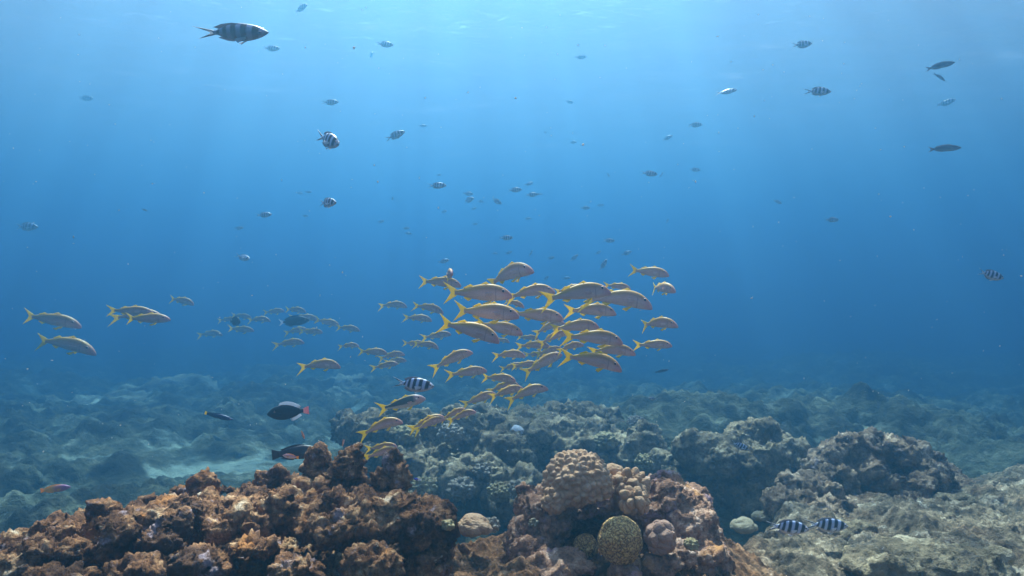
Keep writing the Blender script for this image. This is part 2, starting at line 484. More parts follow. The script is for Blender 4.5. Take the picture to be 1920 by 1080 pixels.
# foreground outcrop, lower left: a recessed body, a shelf that overhangs it, knobs on top, lumps in front
big = [lump(*a) for a in [
    (600, 1030, 2.12, 225, 92, .30), (330, 1045, 2.05, 200, 84, .30), (80, 1080, 1.90, 180, 60, .28), (-130, 1105, 1.8, 160, 58, .28), (775, 1030, 2.02, 66, 80, .20),
    (640, 962, 1.80, 100, 30, .17), (540, 950, 1.82, 66, 28, .15), (722, 962, 1.76, 66, 27, .14), (450, 960, 1.82, 70, 25, .15), (340, 965, 1.78, 68, 26, .14),
    (252, 984, 1.74, 60, 23, .13), (800, 974, 1.76, 44, 28, .12), (160, 1002, 1.70, 60, 21, .13), (60, 1025, 1.66, 80, 22, .13), (-40, 1045, 1.62, 80, 24, .13)]]
small = [lump(*a) for a in [
    (384, 920, 1.88, 27, 34), (594, 880, 1.93, 25, 38), (596, 868, 1.93, 24, 24), (652, 886, 1.92, 33, 48), (657, 850, 1.94, 17, 16),
    (738, 872, 1.86, 16, 22), (722, 908, 1.86, 26, 26), (751, 893, 1.86, 13, 16), (744, 915, 1.86, 20, 26),
    (500, 902, 1.96, 24, 16), (522, 895, 1.96, 18, 14), (545, 907, 1.94, 20, 16), (612, 918, 1.86, 20, 18), (425, 919, 1.93, 16, 10), (470, 927, 1.93, 24, 14),
    (335, 928, 1.88, 22, 18), (290, 942, 1.86, 28, 16), (565, 928, 1.86, 26, 20), (680, 930, 1.84, 24, 16),
    (705, 1056, 1.56, 62, 30), (560, 1072, 1.52, 50, 26), (470, 1030, 1.58, 46, 20), (628, 1010, 1.66, 30, 14), (805, 990, 1.70, 42, 34), (802, 1055, 1.68, 38, 46),
    (380, 1060, 1.55, 56, 24), (300, 1012, 1.62, 44, 18), (205, 1035, 1.62, 54, 20), (110, 1045, 1.60, 50, 18), (20, 1062, 1.56, 60, 20),
    (250, 1075, 1.52, 56, 22), (110, 1085, 1.50, 66, 20), (832, 1003, 1.72, 22, 30), (410, 1000, 1.66, 26, 14), (745, 1002, 1.66, 26, 16)]]
o = grow("encrusted_outcrop", big + small + scatter(big[5:], 70, .028), 0.0055, 0.080, 0.049, M_RUST)
tag(o, "rust brown encrusted rock outcrop with knobs filling the lower left foreground", "reef rock")

# foreground coral head, its rock
big = [lump(*a) for a in [
    (1265, 985, 2.32, 78, 72, .20), (1235, 938, 2.36, 52, 40, .14), (1012, 990, 2.26, 50, 66, .15), (992, 950, 2.28, 28, 34, .09), (1140, 965, 2.55, 150, 66, .18),
    (1140, 1078, 2.20, 210, 40, .22), (1310, 1040, 2.22, 55, 50, .16), (1045, 1060, 2.02, 60, 26, .10), (1080, 935, 2.34, 62, 30, .14), (1170, 945, 2.34, 62, 34, .12),
    (1300, 955, 2.36, 40, 44, .12), (975, 1010, 2.2, 24, 40, .09)]]
small = [lump(*a) for a in [(1250, 905, 2.36, 34, 18), (1330, 1010, 2.25, 24, 34), (1090, 1062, 1.98, 34, 16), (1170, 1075, 1.95, 24, 16), (1240, 1060, 1.98, 40, 20),
                            (1000, 1030, 2.1, 40, 20), (1335, 1045, 2.1, 30, 18), (1270, 1040, 2.05, 34, 20), (1020, 930, 2.24, 20, 20), (985, 985, 2.16, 18, 22)]]
o = grow("coral_head_rock", big + small + scatter(big[:4], 22, .035), 0.0065, 0.10, 0.040, M_HEADROCK)
tag(o, "pinkish brown rough rock carrying the big tan lobed coral in the foreground", "reef rock")

# ------------------------------------------------------------------ corals
def colony(name, centre, r, mat, label, sub=6, cell=0.025, amp=0.010, low=0.45, squash=1.0, seed=0, sharp=1.0, group=None, kind=None, cat="coral"):
    """a dome of a coral with rounded lobes parted by grooves"""
    v, f = ico(sub)
    p = v * np.array(r)
    p[:, 2] = np.where(p[:, 2] < 0, p[:, 2] * low, p[:, 2])
    nr = v / np.array(r); nr /= np.linalg.norm(nr, axis=1)[:, None]
    p = p + nr * (0.10 * min(r) * fbm(v * 1.7 + seed, 2))[:, None]
    q = p / cell + seed * 3.3
    q = q + 0.20 * np.stack([perlin(q * .6), perlin(q * .6 + 7), perlin(q * .6 + 13)], 1)
    f1, f2 = worley(q * np.array([1, 1, squash]))
    h = np.clip((f2 - f1) * 1.7, 0, 1) ** (0.5 * sharp)
    h = 0.75 * h + 0.35 * np.clip(1 - f1 * f1 * 1.6, 0, 1)
    p = p + nr * (amp * (h - 0.7))[:, None]
    o = link_mesh(name, mesh_from(name, p, f), mat)
    o.location = centre
    return tag(o, label, cat, group)

def px_r(Y, *r): return [q * Y / FPX for q in r]
Yc = 2.16
k = Yc / FPX
colony("lobed_coral", at(1083, 908, 2.16), (65 * k, 58 * k, 63 * k), M_TAN, "large tan lobed coral dome with packed rounded knobs, topmost on the foreground coral head", cell=0.0215, amp=0.0155, low=0.55, seed=3)
colony("lobed_coral", at(1040, 940, 2.10), (24 * k, 24 * k, 28 * k), M_TAN, "tan knobbly coral skirt hanging at the lower left of the large lobed dome", cell=0.020, amp=0.013, low=0.8, seed=23, sub=5)
colony("lobed_coral", at(1182, 916, 2.20), (36 * k, 34 * k, 36 * k), M_TAN, "smaller tan coral with long swollen lobes right beside the large lobed dome", cell=0.036, amp=0.026, low=0.9, seed=11, squash=0.65)
colony("lobed_coral", at(1190, 940, 2.06), (26 * k, 22 * k, 26 * k), M_TAN, "tan coral with finger thick hanging lobes above the yellow brain coral", cell=0.030, amp=0.026, low=0.9, seed=17, squash=0.6, sub=5)
colony("round_coral", at(1148, 884, 2.30), (24 * k, 20 * k, 16 * k), M_TAN, "small smooth brown coral bump between the two tan lobed corals", cell=0.05, amp=0.004, seed=5, sub=5)
k = 1.98 / FPX
colony("brain_coral", at(1162, 1014, 1.98), (41 * k, 40 * k, 44 * k), M_BRAIN, "round yellow brain coral with winding dark grooves below the tan lobed corals", cell=0.0075, amp=0.0022, low=0.95, seed=2)
colony("brain_coral", at(1098, 1026, 2.12), (25 * k, 25 * k, 27 * k), M_BRAIN, "small brown brain coral in the shade left of the round yellow brain coral", cell=0.0075, amp=0.0020, low=0.95, seed=4, sub=5)
colony("lobed_coral", at(1238, 1010, 1.98), (31 * k, 28 * k, 34 * k), M_PINK, "pinkish brown coral knob with shallow folds right of the yellow brain coral", cell=0.042, amp=0.010, low=0.9, seed=8, sharp=.8)
k = 2.15 / FPX
colony("lobed_coral", at(888, 990, 2.15), (34 * k, 30 * k, 26 * k), M_TAN, "low pale tan coral dome with a few deep folds between the two foreground rocks", cell=0.060, amp=0.010, seed=21)
k = 3.3 / FPX
colony("round_coral", at(1394, 988, 3.05), (24 * k, 24 * k, 15 * k), M_PALE, "pale round coral at the edge of the grey rubble, right of the coral head", cell=0.08, amp=0.010, seed=6, sub=5)
colony("round_coral", at(1432, 970, 3.35), (22 * k, 20 * k, 12 * k), M_PALE, "grey round coral behind the pale one at the edge of the rubble", cell=0.08, amp=0.010, seed=9, sub=5)

# ------------------------------------------------------------------ middle reef
big = [lump(*a) for a in [
    (720, 850, 5.3, 70, 60, .5), (800, 850, 5.4, 70, 62, .5), (880, 850, 5.5, 70, 60, .5), (960, 850, 5.5, 70, 66, .5), (1040, 850, 5.7, 75, 78, .5), (1110, 860, 5.6, 70, 74, .5),
    (1180, 880, 5.3, 56, 60, .4), (760, 800, 5.8, 60, 26, .4), (690, 810, 5.7, 46, 26, .3), (900, 795, 6.0, 60, 26, .4), (1000, 790, 6.2, 60, 22, .4), (1090, 800, 6.2, 70, 26, .4),
    (870, 910, 4.9, 60, 30, .4), (960, 920, 4.7, 60, 34, .4), (800, 920, 5.0, 60, 40, .4)]]
o = grow("reef_mound", big + scatter(big, 110, .10), 0.016, 0.24, 0.12, M_GREY)
tag(o, "broad grey reef mound with corals and dark hollows behind the foreground rocks", "reef rock")

# right boulders
big = [lump(*a) for a in [
    (1420, 885, 4.7, 78, 80, .4), (1395, 815, 4.75, 32, 24, .16), (1440, 835, 4.7, 44, 36, .25), (1340, 855, 4.6, 55, 38, .3), (1300, 850, 4.7, 28, 28, .2), (1475, 890, 4.7, 36, 50, .3), (1360, 905, 4.7, 70, 60, .3),
    (1430, 950, 4.6, 70, 40, .3), (1270, 905, 4.9, 50, 40, .3)]]
o = grow("reef_boulder", big + scatter(big, 40, .07), 0.013, 0.20, 0.085, M_GREY)
tag(o, "dark grey boulder with a flat capped knob on top, left of the big domed boulder", "reef rock")
big = [lump(*a) for a in [
    (1650, 905, 4.15, 112, 56, .40), (1650, 852, 4.05, 62, 34, .25), (1600, 866, 3.95, 56, 36, .25), (1705, 874, 4.05, 60, 32, .25), (1755, 902, 4.15, 52, 26, .25),
    (1552, 890, 3.85, 40, 38, .2), (1522, 925, 3.65, 42, 36, .2), (1490, 957, 3.40, 46, 26, .18), (1560, 965, 3.45, 50, 24, .18), (1700, 925, 3.75, 50, 26, .2)]]
o = grow("reef_boulder", big + scatter(big, 60, .055), 0.010, 0.15, 0.085, M_PURPLE)
tag(o, "big domed grey boulder with a shaded hollow at the right, rising from the rubble", "reef rock")
for a, lab in [(((1880, 912, 4.2, 44, 24, .14), (1850, 925, 4.1, 40, 20, .14), (1920, 920, 4.2, 50, 22, .14)), "flat grey rock on the rubble by the right edge, beyond the striped fish"),
               (((1790, 955, 3.6, 70, 22, .14), (1740, 960, 3.6, 40, 18, .12), (1850, 965, 3.5, 50, 20, .14)), "long low pale rock lying across the rubble at the right"),
               (((1580, 1002, 3.05, 40, 22, .10), (1620, 1010, 3.0, 30, 18, .10)), "small brown rock on the rubble right of the two striped fish"),
               (((1700, 1050, 2.5, 110, 30, .16), (1800, 1060, 2.5, 90, 30, .16), (1640, 1060, 2.4, 60, 22, .12)), "dark brown rough rock on the rubble in the lower right corner")]:
    L = [lump(*q) for q in a]
    tag(grow("reef_rock", L + scatter(L, 8, .03), 0.009, 0.12, 0.045, M_GREY), lab, "reef rock")

# far mounds: four shapes, copied
protos = []
for q in range(4):
    L = []
    for _ in range(12):
        r = rng.uniform(.25, .55)
        L.append((Vector((rng.uniform(-.9, .9), rng.uniform(-.6, .6), rng.uniform(-.1, .35))), (r * 1.3, r, r * .8)))
    L.append((Vector((0, 0, -.1)), (1.3, .9, .45)))
    protos.append(grow("far_reef_mound", L + scatter(L, 40, .11), 0.04, 0.42, 0.20, M_FAR, base=np.array([0., 0., -.3])))
far = [  # column, top in the photo, depth, scale
       (1440, 748, 11.5, 1.6, "greenish mound far behind the capped boulder"),
       (1590, 756, 11.5, 1.9, "long greenish mound far behind the domed boulder"),
       (1700, 800, 10.5, 1.2, "low dim mound sloping down right of the long far mound"),
       (1280, 778, 11.5, 0.8, "dim mound beyond the middle reef, left of the capped boulder"),
       (1830, 862, 8.5, 0.7, "pale low mound far off near the right edge"),
       (600, 795, 11.5, 0.9, "dim teal mound straight behind the knobs of the brown outcrop"),
       (300, 704, 13, 2.3, "faint dark blue mound on the far left slope"),
       (520, 714, 13, 1.7, "faint mound far behind the black triggerfish"),
       (640, 704, 13, 1.4, "faint mound beneath the goatfish trail, farthest of its row"),
       (60, 828, 9.5, 1, "dim teal reef lump at the left edge"),
       (180, 790, 10, 1.2, "dim dark reef lump near the left edge, behind the small purple fish"),
       (320, 818, 10, 0.8, "dark teal mound left of the slim blue wrasse"),
       (230, 915, 6, 0.5, "teal reef lump just behind the left end of the brown outcrop"),
       (60, 935, 6, 0.55, "teal reef lump low at the left edge behind the brown outcrop"),
       (340, 888, 7, 0.4, "small dim lump beside the sandy patch"),
       (500, 832, 10, 0.6, "dim lump beyond the sandy patch under the black triggerfish"),
       (850, 745, 12, 1.2, "faint mound behind the middle reef under the goatfish school"),
       (1060, 742, 14, 1, "faint low mound behind the right part of the middle reef")]
for i, (px, py, Y, sc, lab) in enumerate(far):
    src = protos[i % 4]
    o = src if i < 4 else src.copy()
    if i >= 4: COL.objects.link(o)
    p = at(px, py, Y)
    o.location = (p.x, p.y, p.z)
    o.rotation_euler = (0, 0, rng.uniform(0, 6.28) if i != 1 else 0.2)
    o.scale = (sc * rng.uniform(.9, 1.2), sc * rng.uniform(.9, 1.2), sc * rng.uniform(.8, 1.0))
    o.location.z -= max(v.co.z for v in o.data.vertices) * o.scale[2]
    tag(o, lab, "reef mound", "reef mounds fading into the blue")

# small corals on the middle reef
for px, py, Y, r, mat, cell, amp, name, lab in [
    (1089, 802, 5.55, 13, M_PALE, .2, .004, "round_coral", "small pale green round coral on top of the middle reef"),
    (969, 810, 5.30, 15, M_WHITE, .2, .006, "round_coral", "bluish white round coral on the middle reef, left of the pale green one"),
    (1283, 855, 4.55, 9, M_WHITE, .1, .006, "round_coral", "tiny white round coral at the foot of the capped boulder"),
    (1192, 797, 5.7, 20, M_BLUE, .035, .03, "cauliflower_coral", "blue grey knobby coral at the right end of the middle reef top"),
    (1018, 796, 5.75, 26, M_OLIVE, .05, .035, "cauliflower_coral", "brown ribbed coral head at the centre of the middle reef top"),
    (930, 800, 5.6, 22, M_BLUE, .04, .03, "cauliflower_coral", "grey knobby coral just left of the bluish white round coral"),
    (865, 918, 4.3, 26, M_BLUE, .035, .03, "cauliflower_coral", "blue grey knobby coral in the hollow left of the tan lobed dome"),
    (905, 885, 4.6, 18, M_BLUE, .035, .03, "cauliflower_coral", "blue tinted knobby coral on the middle reef face, above the hollow"),
    (795, 915, 4.2, 24, M_OLIVE, .035, .03, "cauliflower_coral", "brown bushy coral behind the right end of the brown outcrop"),
    (935, 925, 4.2, 22, M_OLIVE, .03, .03, "cauliflower_coral", "greenish bushy coral low in the hollow beside the coral head"),
    (970, 915, 4.0, 17, M_BLUE, .03, .025, "cauliflower_coral", "pale knobby coral tight against the left side of the coral head"),
    (760, 820, 5.0, 26, M_OLIVE, .04, .03, "cauliflower_coral", "brown knobby coral on the left shoulder of the middle reef"),
    (845, 815, 5.0, 24, M_BLUE, .035, .03, "cauliflower_coral", "grey branching coral under the low goatfish on the middle reef"),
    (1135, 830, 5.2, 24, M_OLIVE, .04, .03, "cauliflower_coral", "olive knobby coral above the tan lobed dome on the middle reef"),
    (1210, 870, 4.9, 22, M_OLIVE, .035, .03, "cauliflower_coral", "olive knobby coral at the right foot of the middle reef"),
    (922, 985, 2.75, 16, M_BLUE, .02, .018, "cauliflower_coral", "small grey green knobby coral beside the low tan coral dome"),
    (1000, 980, 1.98, 9, M_PALE, .012, .010, "cauliflower_coral", "tiny pale knobby coral at the left foot of the coral head"),
    (1295, 1022, 1.95, 14, M_OLIVE, .012, .010, "cauliflower_coral", "tiny speckled yellow coral at the right foot of the coral head"),
    (840, 985, 1.66, 13, M_OLIVE, .012, .006, "cauliflower_coral", "small yellow speckled coral on the right flank of the brown outcrop"),
    (770, 935, 1.76, 12, M_PALE, .02, .012, "cauliflower_coral", "small pale knobby coral on top of the brown outcrop near its right end")]:
    k = Y / FPX
    colony(name, at(px, py, Y), (r * k, r * k, r * k * .85), mat, lab, sub=5 if r * k > .03 else 4, cell=cell, amp=amp, low=.8, seed=px % 17)

# ------------------------------------------------------------------ fish
def fish_mat(name, build, rough=0.42, spec=0.45, translucent=0.0):
    """build(nodes, links, s, t) -> colour socket; s runs snout 0 .. tail 1, t belly -1 .. back +1"""
    m, n, l = new_mat(name)
    a = N(n, "ShaderNodeAttribute", attribute_name="body")
    sep = N(n, "ShaderNodeSeparateXYZ"); l.new(a.outputs["Vector"], sep.inputs[0])
    col = build(n, l, sep.outputs[0], sep.outputs[1])
    b = N(n, "ShaderNodeBsdfPrincipled"); b.inputs["Roughness"].default_value = rough
    b.inputs["Specular IOR Level"].default_value = spec
    l.new(col, b.inputs["Base Color"])
    sh = b.outputs[0]
    if translucent:
        tl = N(n, "ShaderNodeBsdfTranslucent"); l.new(col, tl.inputs[0])
        mx = N(n, "ShaderNodeMixShader"); mx.inputs[0].default_value = translucent
        l.new(b.outputs[0], mx.inputs[1]); l.new(tl.outputs[0], mx.inputs[2]); sh = mx.outputs[0]
    o = N(n, "ShaderNodeOutputMaterial"); l.new(sh, o.inputs[0])
    return m

def mixc(n, l, fac, a, b):
    m = N(n, "ShaderNodeMix", data_type='RGBA'); l.new(fac, m.inputs[0])
    for i, q in ((6, a), (7, b)):
        if hasattr(q, 'is_linked') or hasattr(q, 'links'): l.new(q, m.inputs[i])
        else: m.inputs[i].default_value = (*q, 1)
    return m.outputs[2]

def scaly(n, l, s, t, col, amt=0.25, sc=60):
    """rows of scales as faint spots in the skin colour"""
    c = N(n, "ShaderNodeCombineXYZ"); l.new(s, c.inputs[0])
    mt = N(n, "ShaderNodeMath", operation='MULTIPLY'); mt.inputs[1].default_value = 0.14; l.new(t, mt.inputs[0]); l.new(mt.outputs[0], c.inputs[1])
    v = N(n, "ShaderNodeTexVoronoi", voronoi_dimensions='2D'); v.inputs["Scale"].default_value = sc; v.inputs["Randomness"].default_value = 0.35
    l.new(c.outputs[0], v.inputs["Vector"])
    r = ramp(n, [(0.15, 1.0), (0.6, 1.0 - amt)]); l.new(v.outputs["Distance"], r.inputs[0])
    m = N(n, "ShaderNodeMix", data_type='RGBA', blend_type='MULTIPLY'); m.inputs[0].default_value = 1
    l.new(col, m.inputs[6]); l.new(r.outputs[0], m.inputs[7])
    return m.outputs[2]

def t_ramp(n, l, t, stops):
    mr = N(n, "ShaderNodeMapRange"); mr.inputs[1].default_value = -1; mr.inputs[2].default_value = 1; l.new(t, mr.inputs[0])
    r = ramp(n, stops); l.new(mr.outputs[0], r.inputs[0]); return r.outputs[0]

def flat_col(rgb):
    def f(n, l, s, t):
        q = N(n, "ShaderNodeRGB"); q.outputs[0].default_value = (*rgb, 1); return q.outputs[0]
    return f

def goat_skin(n, l, s, t):
    c = t_ramp(n, l, t, [(0.05, (0.76, 0.55, 0.50)), (0.45, (0.74, 0.47, 0.42)), (0.62, (0.66, 0.36, 0.28)), (0.76, (0.48, 0.24, 0.12)), (0.93, (0.68, 0.35, 0.07))])
    y = t_ramp(n, l, t, [(0.50, (0.66, 0.42, 0.34)), (0.76, (0.62, 0.40, 0.08)), (0.95, (0.74, 0.40, 0.02))])
    r = ramp(n, [(0.34, 0.0), (0.74, 1.0)]); l.new(s, r.inputs[0])
    c = mixc(n, l, r.outputs[0], c, y)
    h = ramp(n, [(0.02, 0.75), (0.16, 0.0)]); l.new(s, h.inputs[0])
    c = mixc(n, l, h.outputs[0], c, (0.72, 0.30, 0.30))
    # the gill cover's edge
    g = ramp(n, [(0.205, 0.0), (0.215, 0.6), (0.225, 0.0)]); l.new(s, g.inputs[0])
    c = mixc(n, l, g.outputs[0], c, (0.28, 0.17, 0.17))
    return scaly(n, l, s, t, c, 0.30, 62)

def dark_goat_skin(n, l, s, t):
    c = t_ramp(n, l, t, [(0.10, (0.72, 0.66, 0.58)), (0.30, (0.62, 0.56, 0.48)), (0.40, (0.09, 0.10, 0.08)), (0.88, (0.07, 0.085, 0.07)), (0.96, (0.70, 0.42, 0.12))])
    h = ramp(n, [(0.16, 1.0), (0.24, 0.0)]); l.new(s, h.inputs[0])
    return scaly(n, l, s, t, mixc(n, l, h.outputs[0], c, (0.72, 0.42, 0.38)), 0.25, 62)

BARS = [(0.155, 0.040), (0.305, 0.038), (0.445, 0.036), (0.575, 0.031), (0.680, 0.022)]
def sergeant_skin(n, l, s, t):
    # the bars lean a little and swell towards the back
    k = N(n, "ShaderNodeMath", operation='MULTIPLY_ADD'); k.inputs[1].default_value = 0.022; l.new(t, k.inputs[0]); l.new(s, k.inputs[2])
    st = [(0.0, (0.10, 0.09, 0.10)), (0.03, (0.30, 0.27, 0.28)), (0.06, (0.62, 0.60, 0.66))]
    for c, w in BARS:
        st += [(c - w - .010, (0.50, 0.56, 0.78)), (c - w + .008, (0.022, 0.020, 0.026)), (c + w - .008, (0.022, 0.020, 0.026)), (c + w + .010, (0.50, 0.56, 0.78))]
    r = ramp(n, st); l.new(k.outputs[0], r.inputs[0])
    b = t_ramp(n, l, t, [(0.10, 0.0), (0.26, 1.0)])
    return scaly(n, l, s, t, mixc(n, l, b, (0.60, 0.52, 0.53), r.outputs[0]), 0.15, 40)

def sergeant_tail(n, l, s, t):
    ab = N(n, "ShaderNodeMath", operation='ABSOLUTE'); l.new(t, ab.inputs[0])
    r = ramp(n, [(0.40, (0.72, 0.74, 0.80)), (0.48, (0.02, 0.02, 0.025)), (0.80, (0.02, 0.02, 0.025)), (0.88, (0.80, 0.80, 0.86))]); l.new(ab.outputs[0], r.inputs[0])
    return r.outputs[0]

def trigger_tail(n, l, s, t):
    r = ramp(n, [(0.83, (0.75, 0.72, 0.74)), (0.90, (0.85, 0.42, 0.42)), (1.0, (0.85, 0.30, 0.32))]); l.new(s, r.inputs[0]); return r.outputs[0]

def wrasse_skin(n, l, s, t):
    r = ramp(n, [(0.0, (0.02, 0.05, 0.16)), (0.6, (0.015, 0.035, 0.10)), (0.9, (0.02, 0.05, 0.08))]); l.new(s, r.inputs[0]); return r.outputs[0]

def purple_skin(n, l, s, t):
    r = ramp(n, [(0.15, (0.40, 0.14, 0.30)), (0.42, (0.62, 0.24, 0.18)), (0.62, (0.90, 0.42, 0.06))]); l.new(s, r.inputs[0]); return r.outputs[0]

def blue_skin(n, l, s, t):
    r = ramp(n, [(0.45, (0.05, 0.05, 0.55)), (0.62, (0.75, 0.72, 0.80))]); l.new(s, r.inputs[0]); return r.outputs[0]

def grey_skin(n, l, s, t):
    return t_ramp(n, l, t, [(0.1, (0.34, 0.36, 0.40)), (0.5, (0.12, 0.13, 0.16)), (0.9, (0.06, 0.07, 0.09))])

F_GOAT = fish_mat("goatfish_skin", goat_skin, 0.5, 0.3)
F_DGOAT = fish_mat("dark_goatfish_skin", dark_goat_skin, 0.36, 0.6)
F_YFIN = fish_mat("yellow_fin", flat_col((1.0, 0.74, 0.01)), 0.5, 0.3, 0.45)
F_CLEAR = fish_mat("pale_fin", flat_col((0.80, 0.55, 0.48)), 0.5, 0.3, 0.5)
F_SERG = fish_mat("banded_skin", sergeant_skin, 0.4, 0.5)
F_BROWNSERG = fish_mat("brown_banded_skin", lambda n, l, s, t: mixc(n, l, t_ramp(n, l, t, [(0.55, 0.50), (0.95, 0.25)]), sergeant_skin(n, l, s, t), (0.50, 0.34, 0.33)), 0.4, 0.5)
F_STAIL = fish_mat("banded_tail_fin", sergeant_tail, 0.5, 0.3, 0.3)
F_SFIN = fish_mat("grey_fin", flat_col((0.30, 0.28, 0.32)), 0.5, 0.3, 0.35)
F_WFIN = fish_mat("white_fin", flat_col((0.82, 0.82, 0.88)), 0.5, 0.3, 0.4)
F_BLACK = fish_mat("black_skin", flat_col((0.013, 0.014, 0.018)), 0.5, 0.35)
F_TTAIL = fish_mat("pink_tail_fin", trigger_tail, 0.5, 0.3, 0.4)
F_WRASSE = fish_mat("blue_black_skin", wrasse_skin, 0.45, 0.4)
F_PARROT = fish_mat("brown_black_skin", lambda n, l, s, t: scaly(n, l, s, t, flat_col((0.055, 0.035, 0.035))(n, l, s, t), 0.5, 34), 0.5, 0.4)
F_PURPLE = fish_mat("purple_orange_skin", purple_skin, 0.45, 0.4)
F_ORANGE = fish_mat("orange_skin", lambda n, l, s, t: t_ramp(n, l, t, [(0.2, (0.85, 0.50, 0.42)), (0.7, (0.75, 0.20, 0.08))]), 0.45, 0.4)
F_PINK = fish_mat("pink_skin", lambda n, l, s, t: t_ramp(n, l, t, [(0.1, (0.85, 0.70, 0.66)), (0.6, (0.75, 0.42, 0.40)), (0.9, (0.60, 0.28, 0.30))]), 0.45, 0.4)
F_OFIN = fish_mat("orange_fin", flat_col((0.88, 0.42, 0.05)), 0.5, 0.3, 0.45)
F_BLUE = fish_mat("blue_white_skin", blue_skin, 0.45, 0.4)
F_GREY = fish_mat("grey_skin", grey_skin, 0.45, 0.4)
m, n, l = new_mat("fish_eye"); F_EYE = m
b = N(n, "ShaderNodeBsdfPrincipled"); b.inputs["Base Color"].default_value = (0.012, 0.010, 0.012, 1); b.inputs["Roughness"].default_value = 0.12
o = N(n, "ShaderNodeOutputMaterial"); l.new(b.outputs[0], o.inputs[0])
m, n, l = new_mat("fish_iris"); F_IRIS = m
b = N(n, "ShaderNodeBsdfPrincipled"); b.inputs["Base Color"].default_value = (0.62, 0.42, 0.40, 1); b.inputs["Roughness"].default_value = 0.3
o = N(n, "ShaderNodeOutputMaterial"); l.new(b.outputs[0], o.inputs[0])

def bend_y(x, B):
    """sideways sweep of a swimming body, x from +0.5 (snout) to -0.5 (tail tips)"""
    s = 0.5 - x
    return B * (0.14 * np.maximum(s - 0.35, 0) ** 1.6 * 2.2 - 0.03 * np.maximum(0.35 - s, 0))

def set_body(me, st):
    a = me.attributes.new("body", 'FLOAT_VECTOR', 'POINT')
    v = np.zeros((len(st), 3), np.float32); v[:, :2] = st
    a.data.foreach_set("vector", v.ravel())

def body_mesh(name, prof, B, rings=40, seg=20):
    """prof rows: (s from the snout, top, bottom, half width), all over the whole length"""
    P = np.array(prof, float)
    s = P[0, 0] + (P[-1, 0] - P[0, 0]) * (np.linspace(0, 1, rings) ** 1.25)
    # smooth (cubic Hermite) interpolation of the outline
    def sm(col):
        y = P[:, col]; x = P[:, 0]; d = np.gradient(y, x)
        i = np.clip(np.searchsorted(x, s) - 1, 0, len(x) - 2); h = x[i + 1] - x[i]; u = (s - x[i]) / h
        return ((2 * u**3 - 3 * u**2 + 1) * y[i] + (u**3 - 2 * u**2 + u) * h * d[i] + (-2 * u**3 + 3 * u**2) * y[i + 1] + (u**3 - u**2) * h * d[i + 1])
    top, bot, hw = sm(1), sm(2), np.maximum(sm(3), 0.002)
    th = np.linspace(0, 2 * np.pi, seg, endpoint=False)
    V, ST = [], []
    for i in range(rings):
        zc, hh = (top[i] + bot[i]) / 2, (top[i] - bot[i]) / 2
        cy, cz = np.cos(th), np.sin(th)
        y = hw[i] * np.sign(cy) * np.abs(cy) ** 0.85
        z = zc + hh * cz
        x = np.full(seg, 0.5 - s[i])
        V.append(np.stack([x, y + bend_y(x, B), z], 1)); ST.append(np.stack([np.full(seg, s[i]), cz], 1))
    V = np.concatenate(V); ST = np.concatenate(ST)
    F = []
    for i in range(rings - 1):
        for j in range(seg):
            a, b_ = i * seg + j, i * seg + (j + 1) % seg
            F.append((a, b_, b_ + seg, a + seg))
    F.append(tuple(range(seg - 1, -1, -1))); F.append(tuple((rings - 1) * seg + j for j in range(seg)))
    me = mesh_from(name, V, F); set_body(me, ST)
    return me

def fin_mesh(name, root, tip, B, y0=0.0, splay=0.0, thick=0.0022, m=7, wave=0.0, y_root=None):
    """a fin spread between a root line and a tip line (lists of (x, z) of equal length), thin but closed"""
    R, T = np.array(root, float), np.array(tip, float)
    k = len(R); v = np.linspace(0, 1, m)
    V, ST = [], []
    for side in (1, -1):
        for i in range(k):
            for q in v:
                p = R[i] * (1 - q) + T[i] * q
                y = y0 + splay * q + wave * math.sin(q * 5 + i) * q
                V.append((p[0], y + side * thick * (1 - 0.75 * q) + float(bend_y(np.array(p[0]), B)), p[1]))
                ST.append((0.5 - p[0], -1 + 2 * i / (k - 1)))
    F = []; o = k * m
    for i in range(k - 1):
        for j in range(m - 1):
            a = i * m + j
            F.append((a, a + 1, a + m + 1, a + m)); F.append((o + a, o + a + m, o + a + m + 1, o + a + 1))
    rim = [i * m for i in range(k)] + [(k - 1) * m + j for j in range(1, m)] + [i * m + m - 1 for i in range(k - 2, -1, -1)] + [j for j in range(m - 2, 0, -1)]
    for i in range(len(rim)):
        a, b_ = rim[i], rim[(i + 1) % len(rim)]
        F.append((a, b_, o + b_, o + a))
    me = mesh_from(name, V, F); set_body(me, np.array(ST))
    return me

def eye_mesh(name, x, y, z, r, side, B):
    v, f = ico(3)
    y = y * side + float(bend_y(np.array(x), B))
    P = v * np.array([r, r * 0.55, r]) + np.array([x, y, z])
    me = mesh_from(name, P, f)
    me.materials.append(F_IRIS); me.materials.append(F_EYE)
    idx = np.array([1 if (v[t].mean(0)[0] ** 2 + v[t].mean(0)[2] ** 2) < 0.52 else 0 for t in f], dtype=np.int32)
    me.polygons.foreach_set("material_index", idx)
    return me

def chain(*pts):
    """dense polyline through points"""
    pts = np.array(pts, float); out = []
    for a, b_ in zip(pts[:-1], pts[1:]):
        for q in np.linspace(0, 1, 5)[:-1]: out.append(a * (1 - q) + b_ * q)
    out.append(pts[-1]); return out

def forked(x0, zr, xt, zt, xn, curve=0.03):
    """root and tip lines of a forked tail"""
    u = np.linspace(-1, 1, 17)
    root = [(x0, zr * q) for q in u]
    tip = []
    for q in u:
        a = abs(q)
        x = xn + (xt - xn) * a ** 1.15
        z = math.copysign(zt * a ** (1.0 - curve), q) if a > 0 else 0.0
        tip.append((x, z))
    # outer edges drawn in to points
    return root, tip

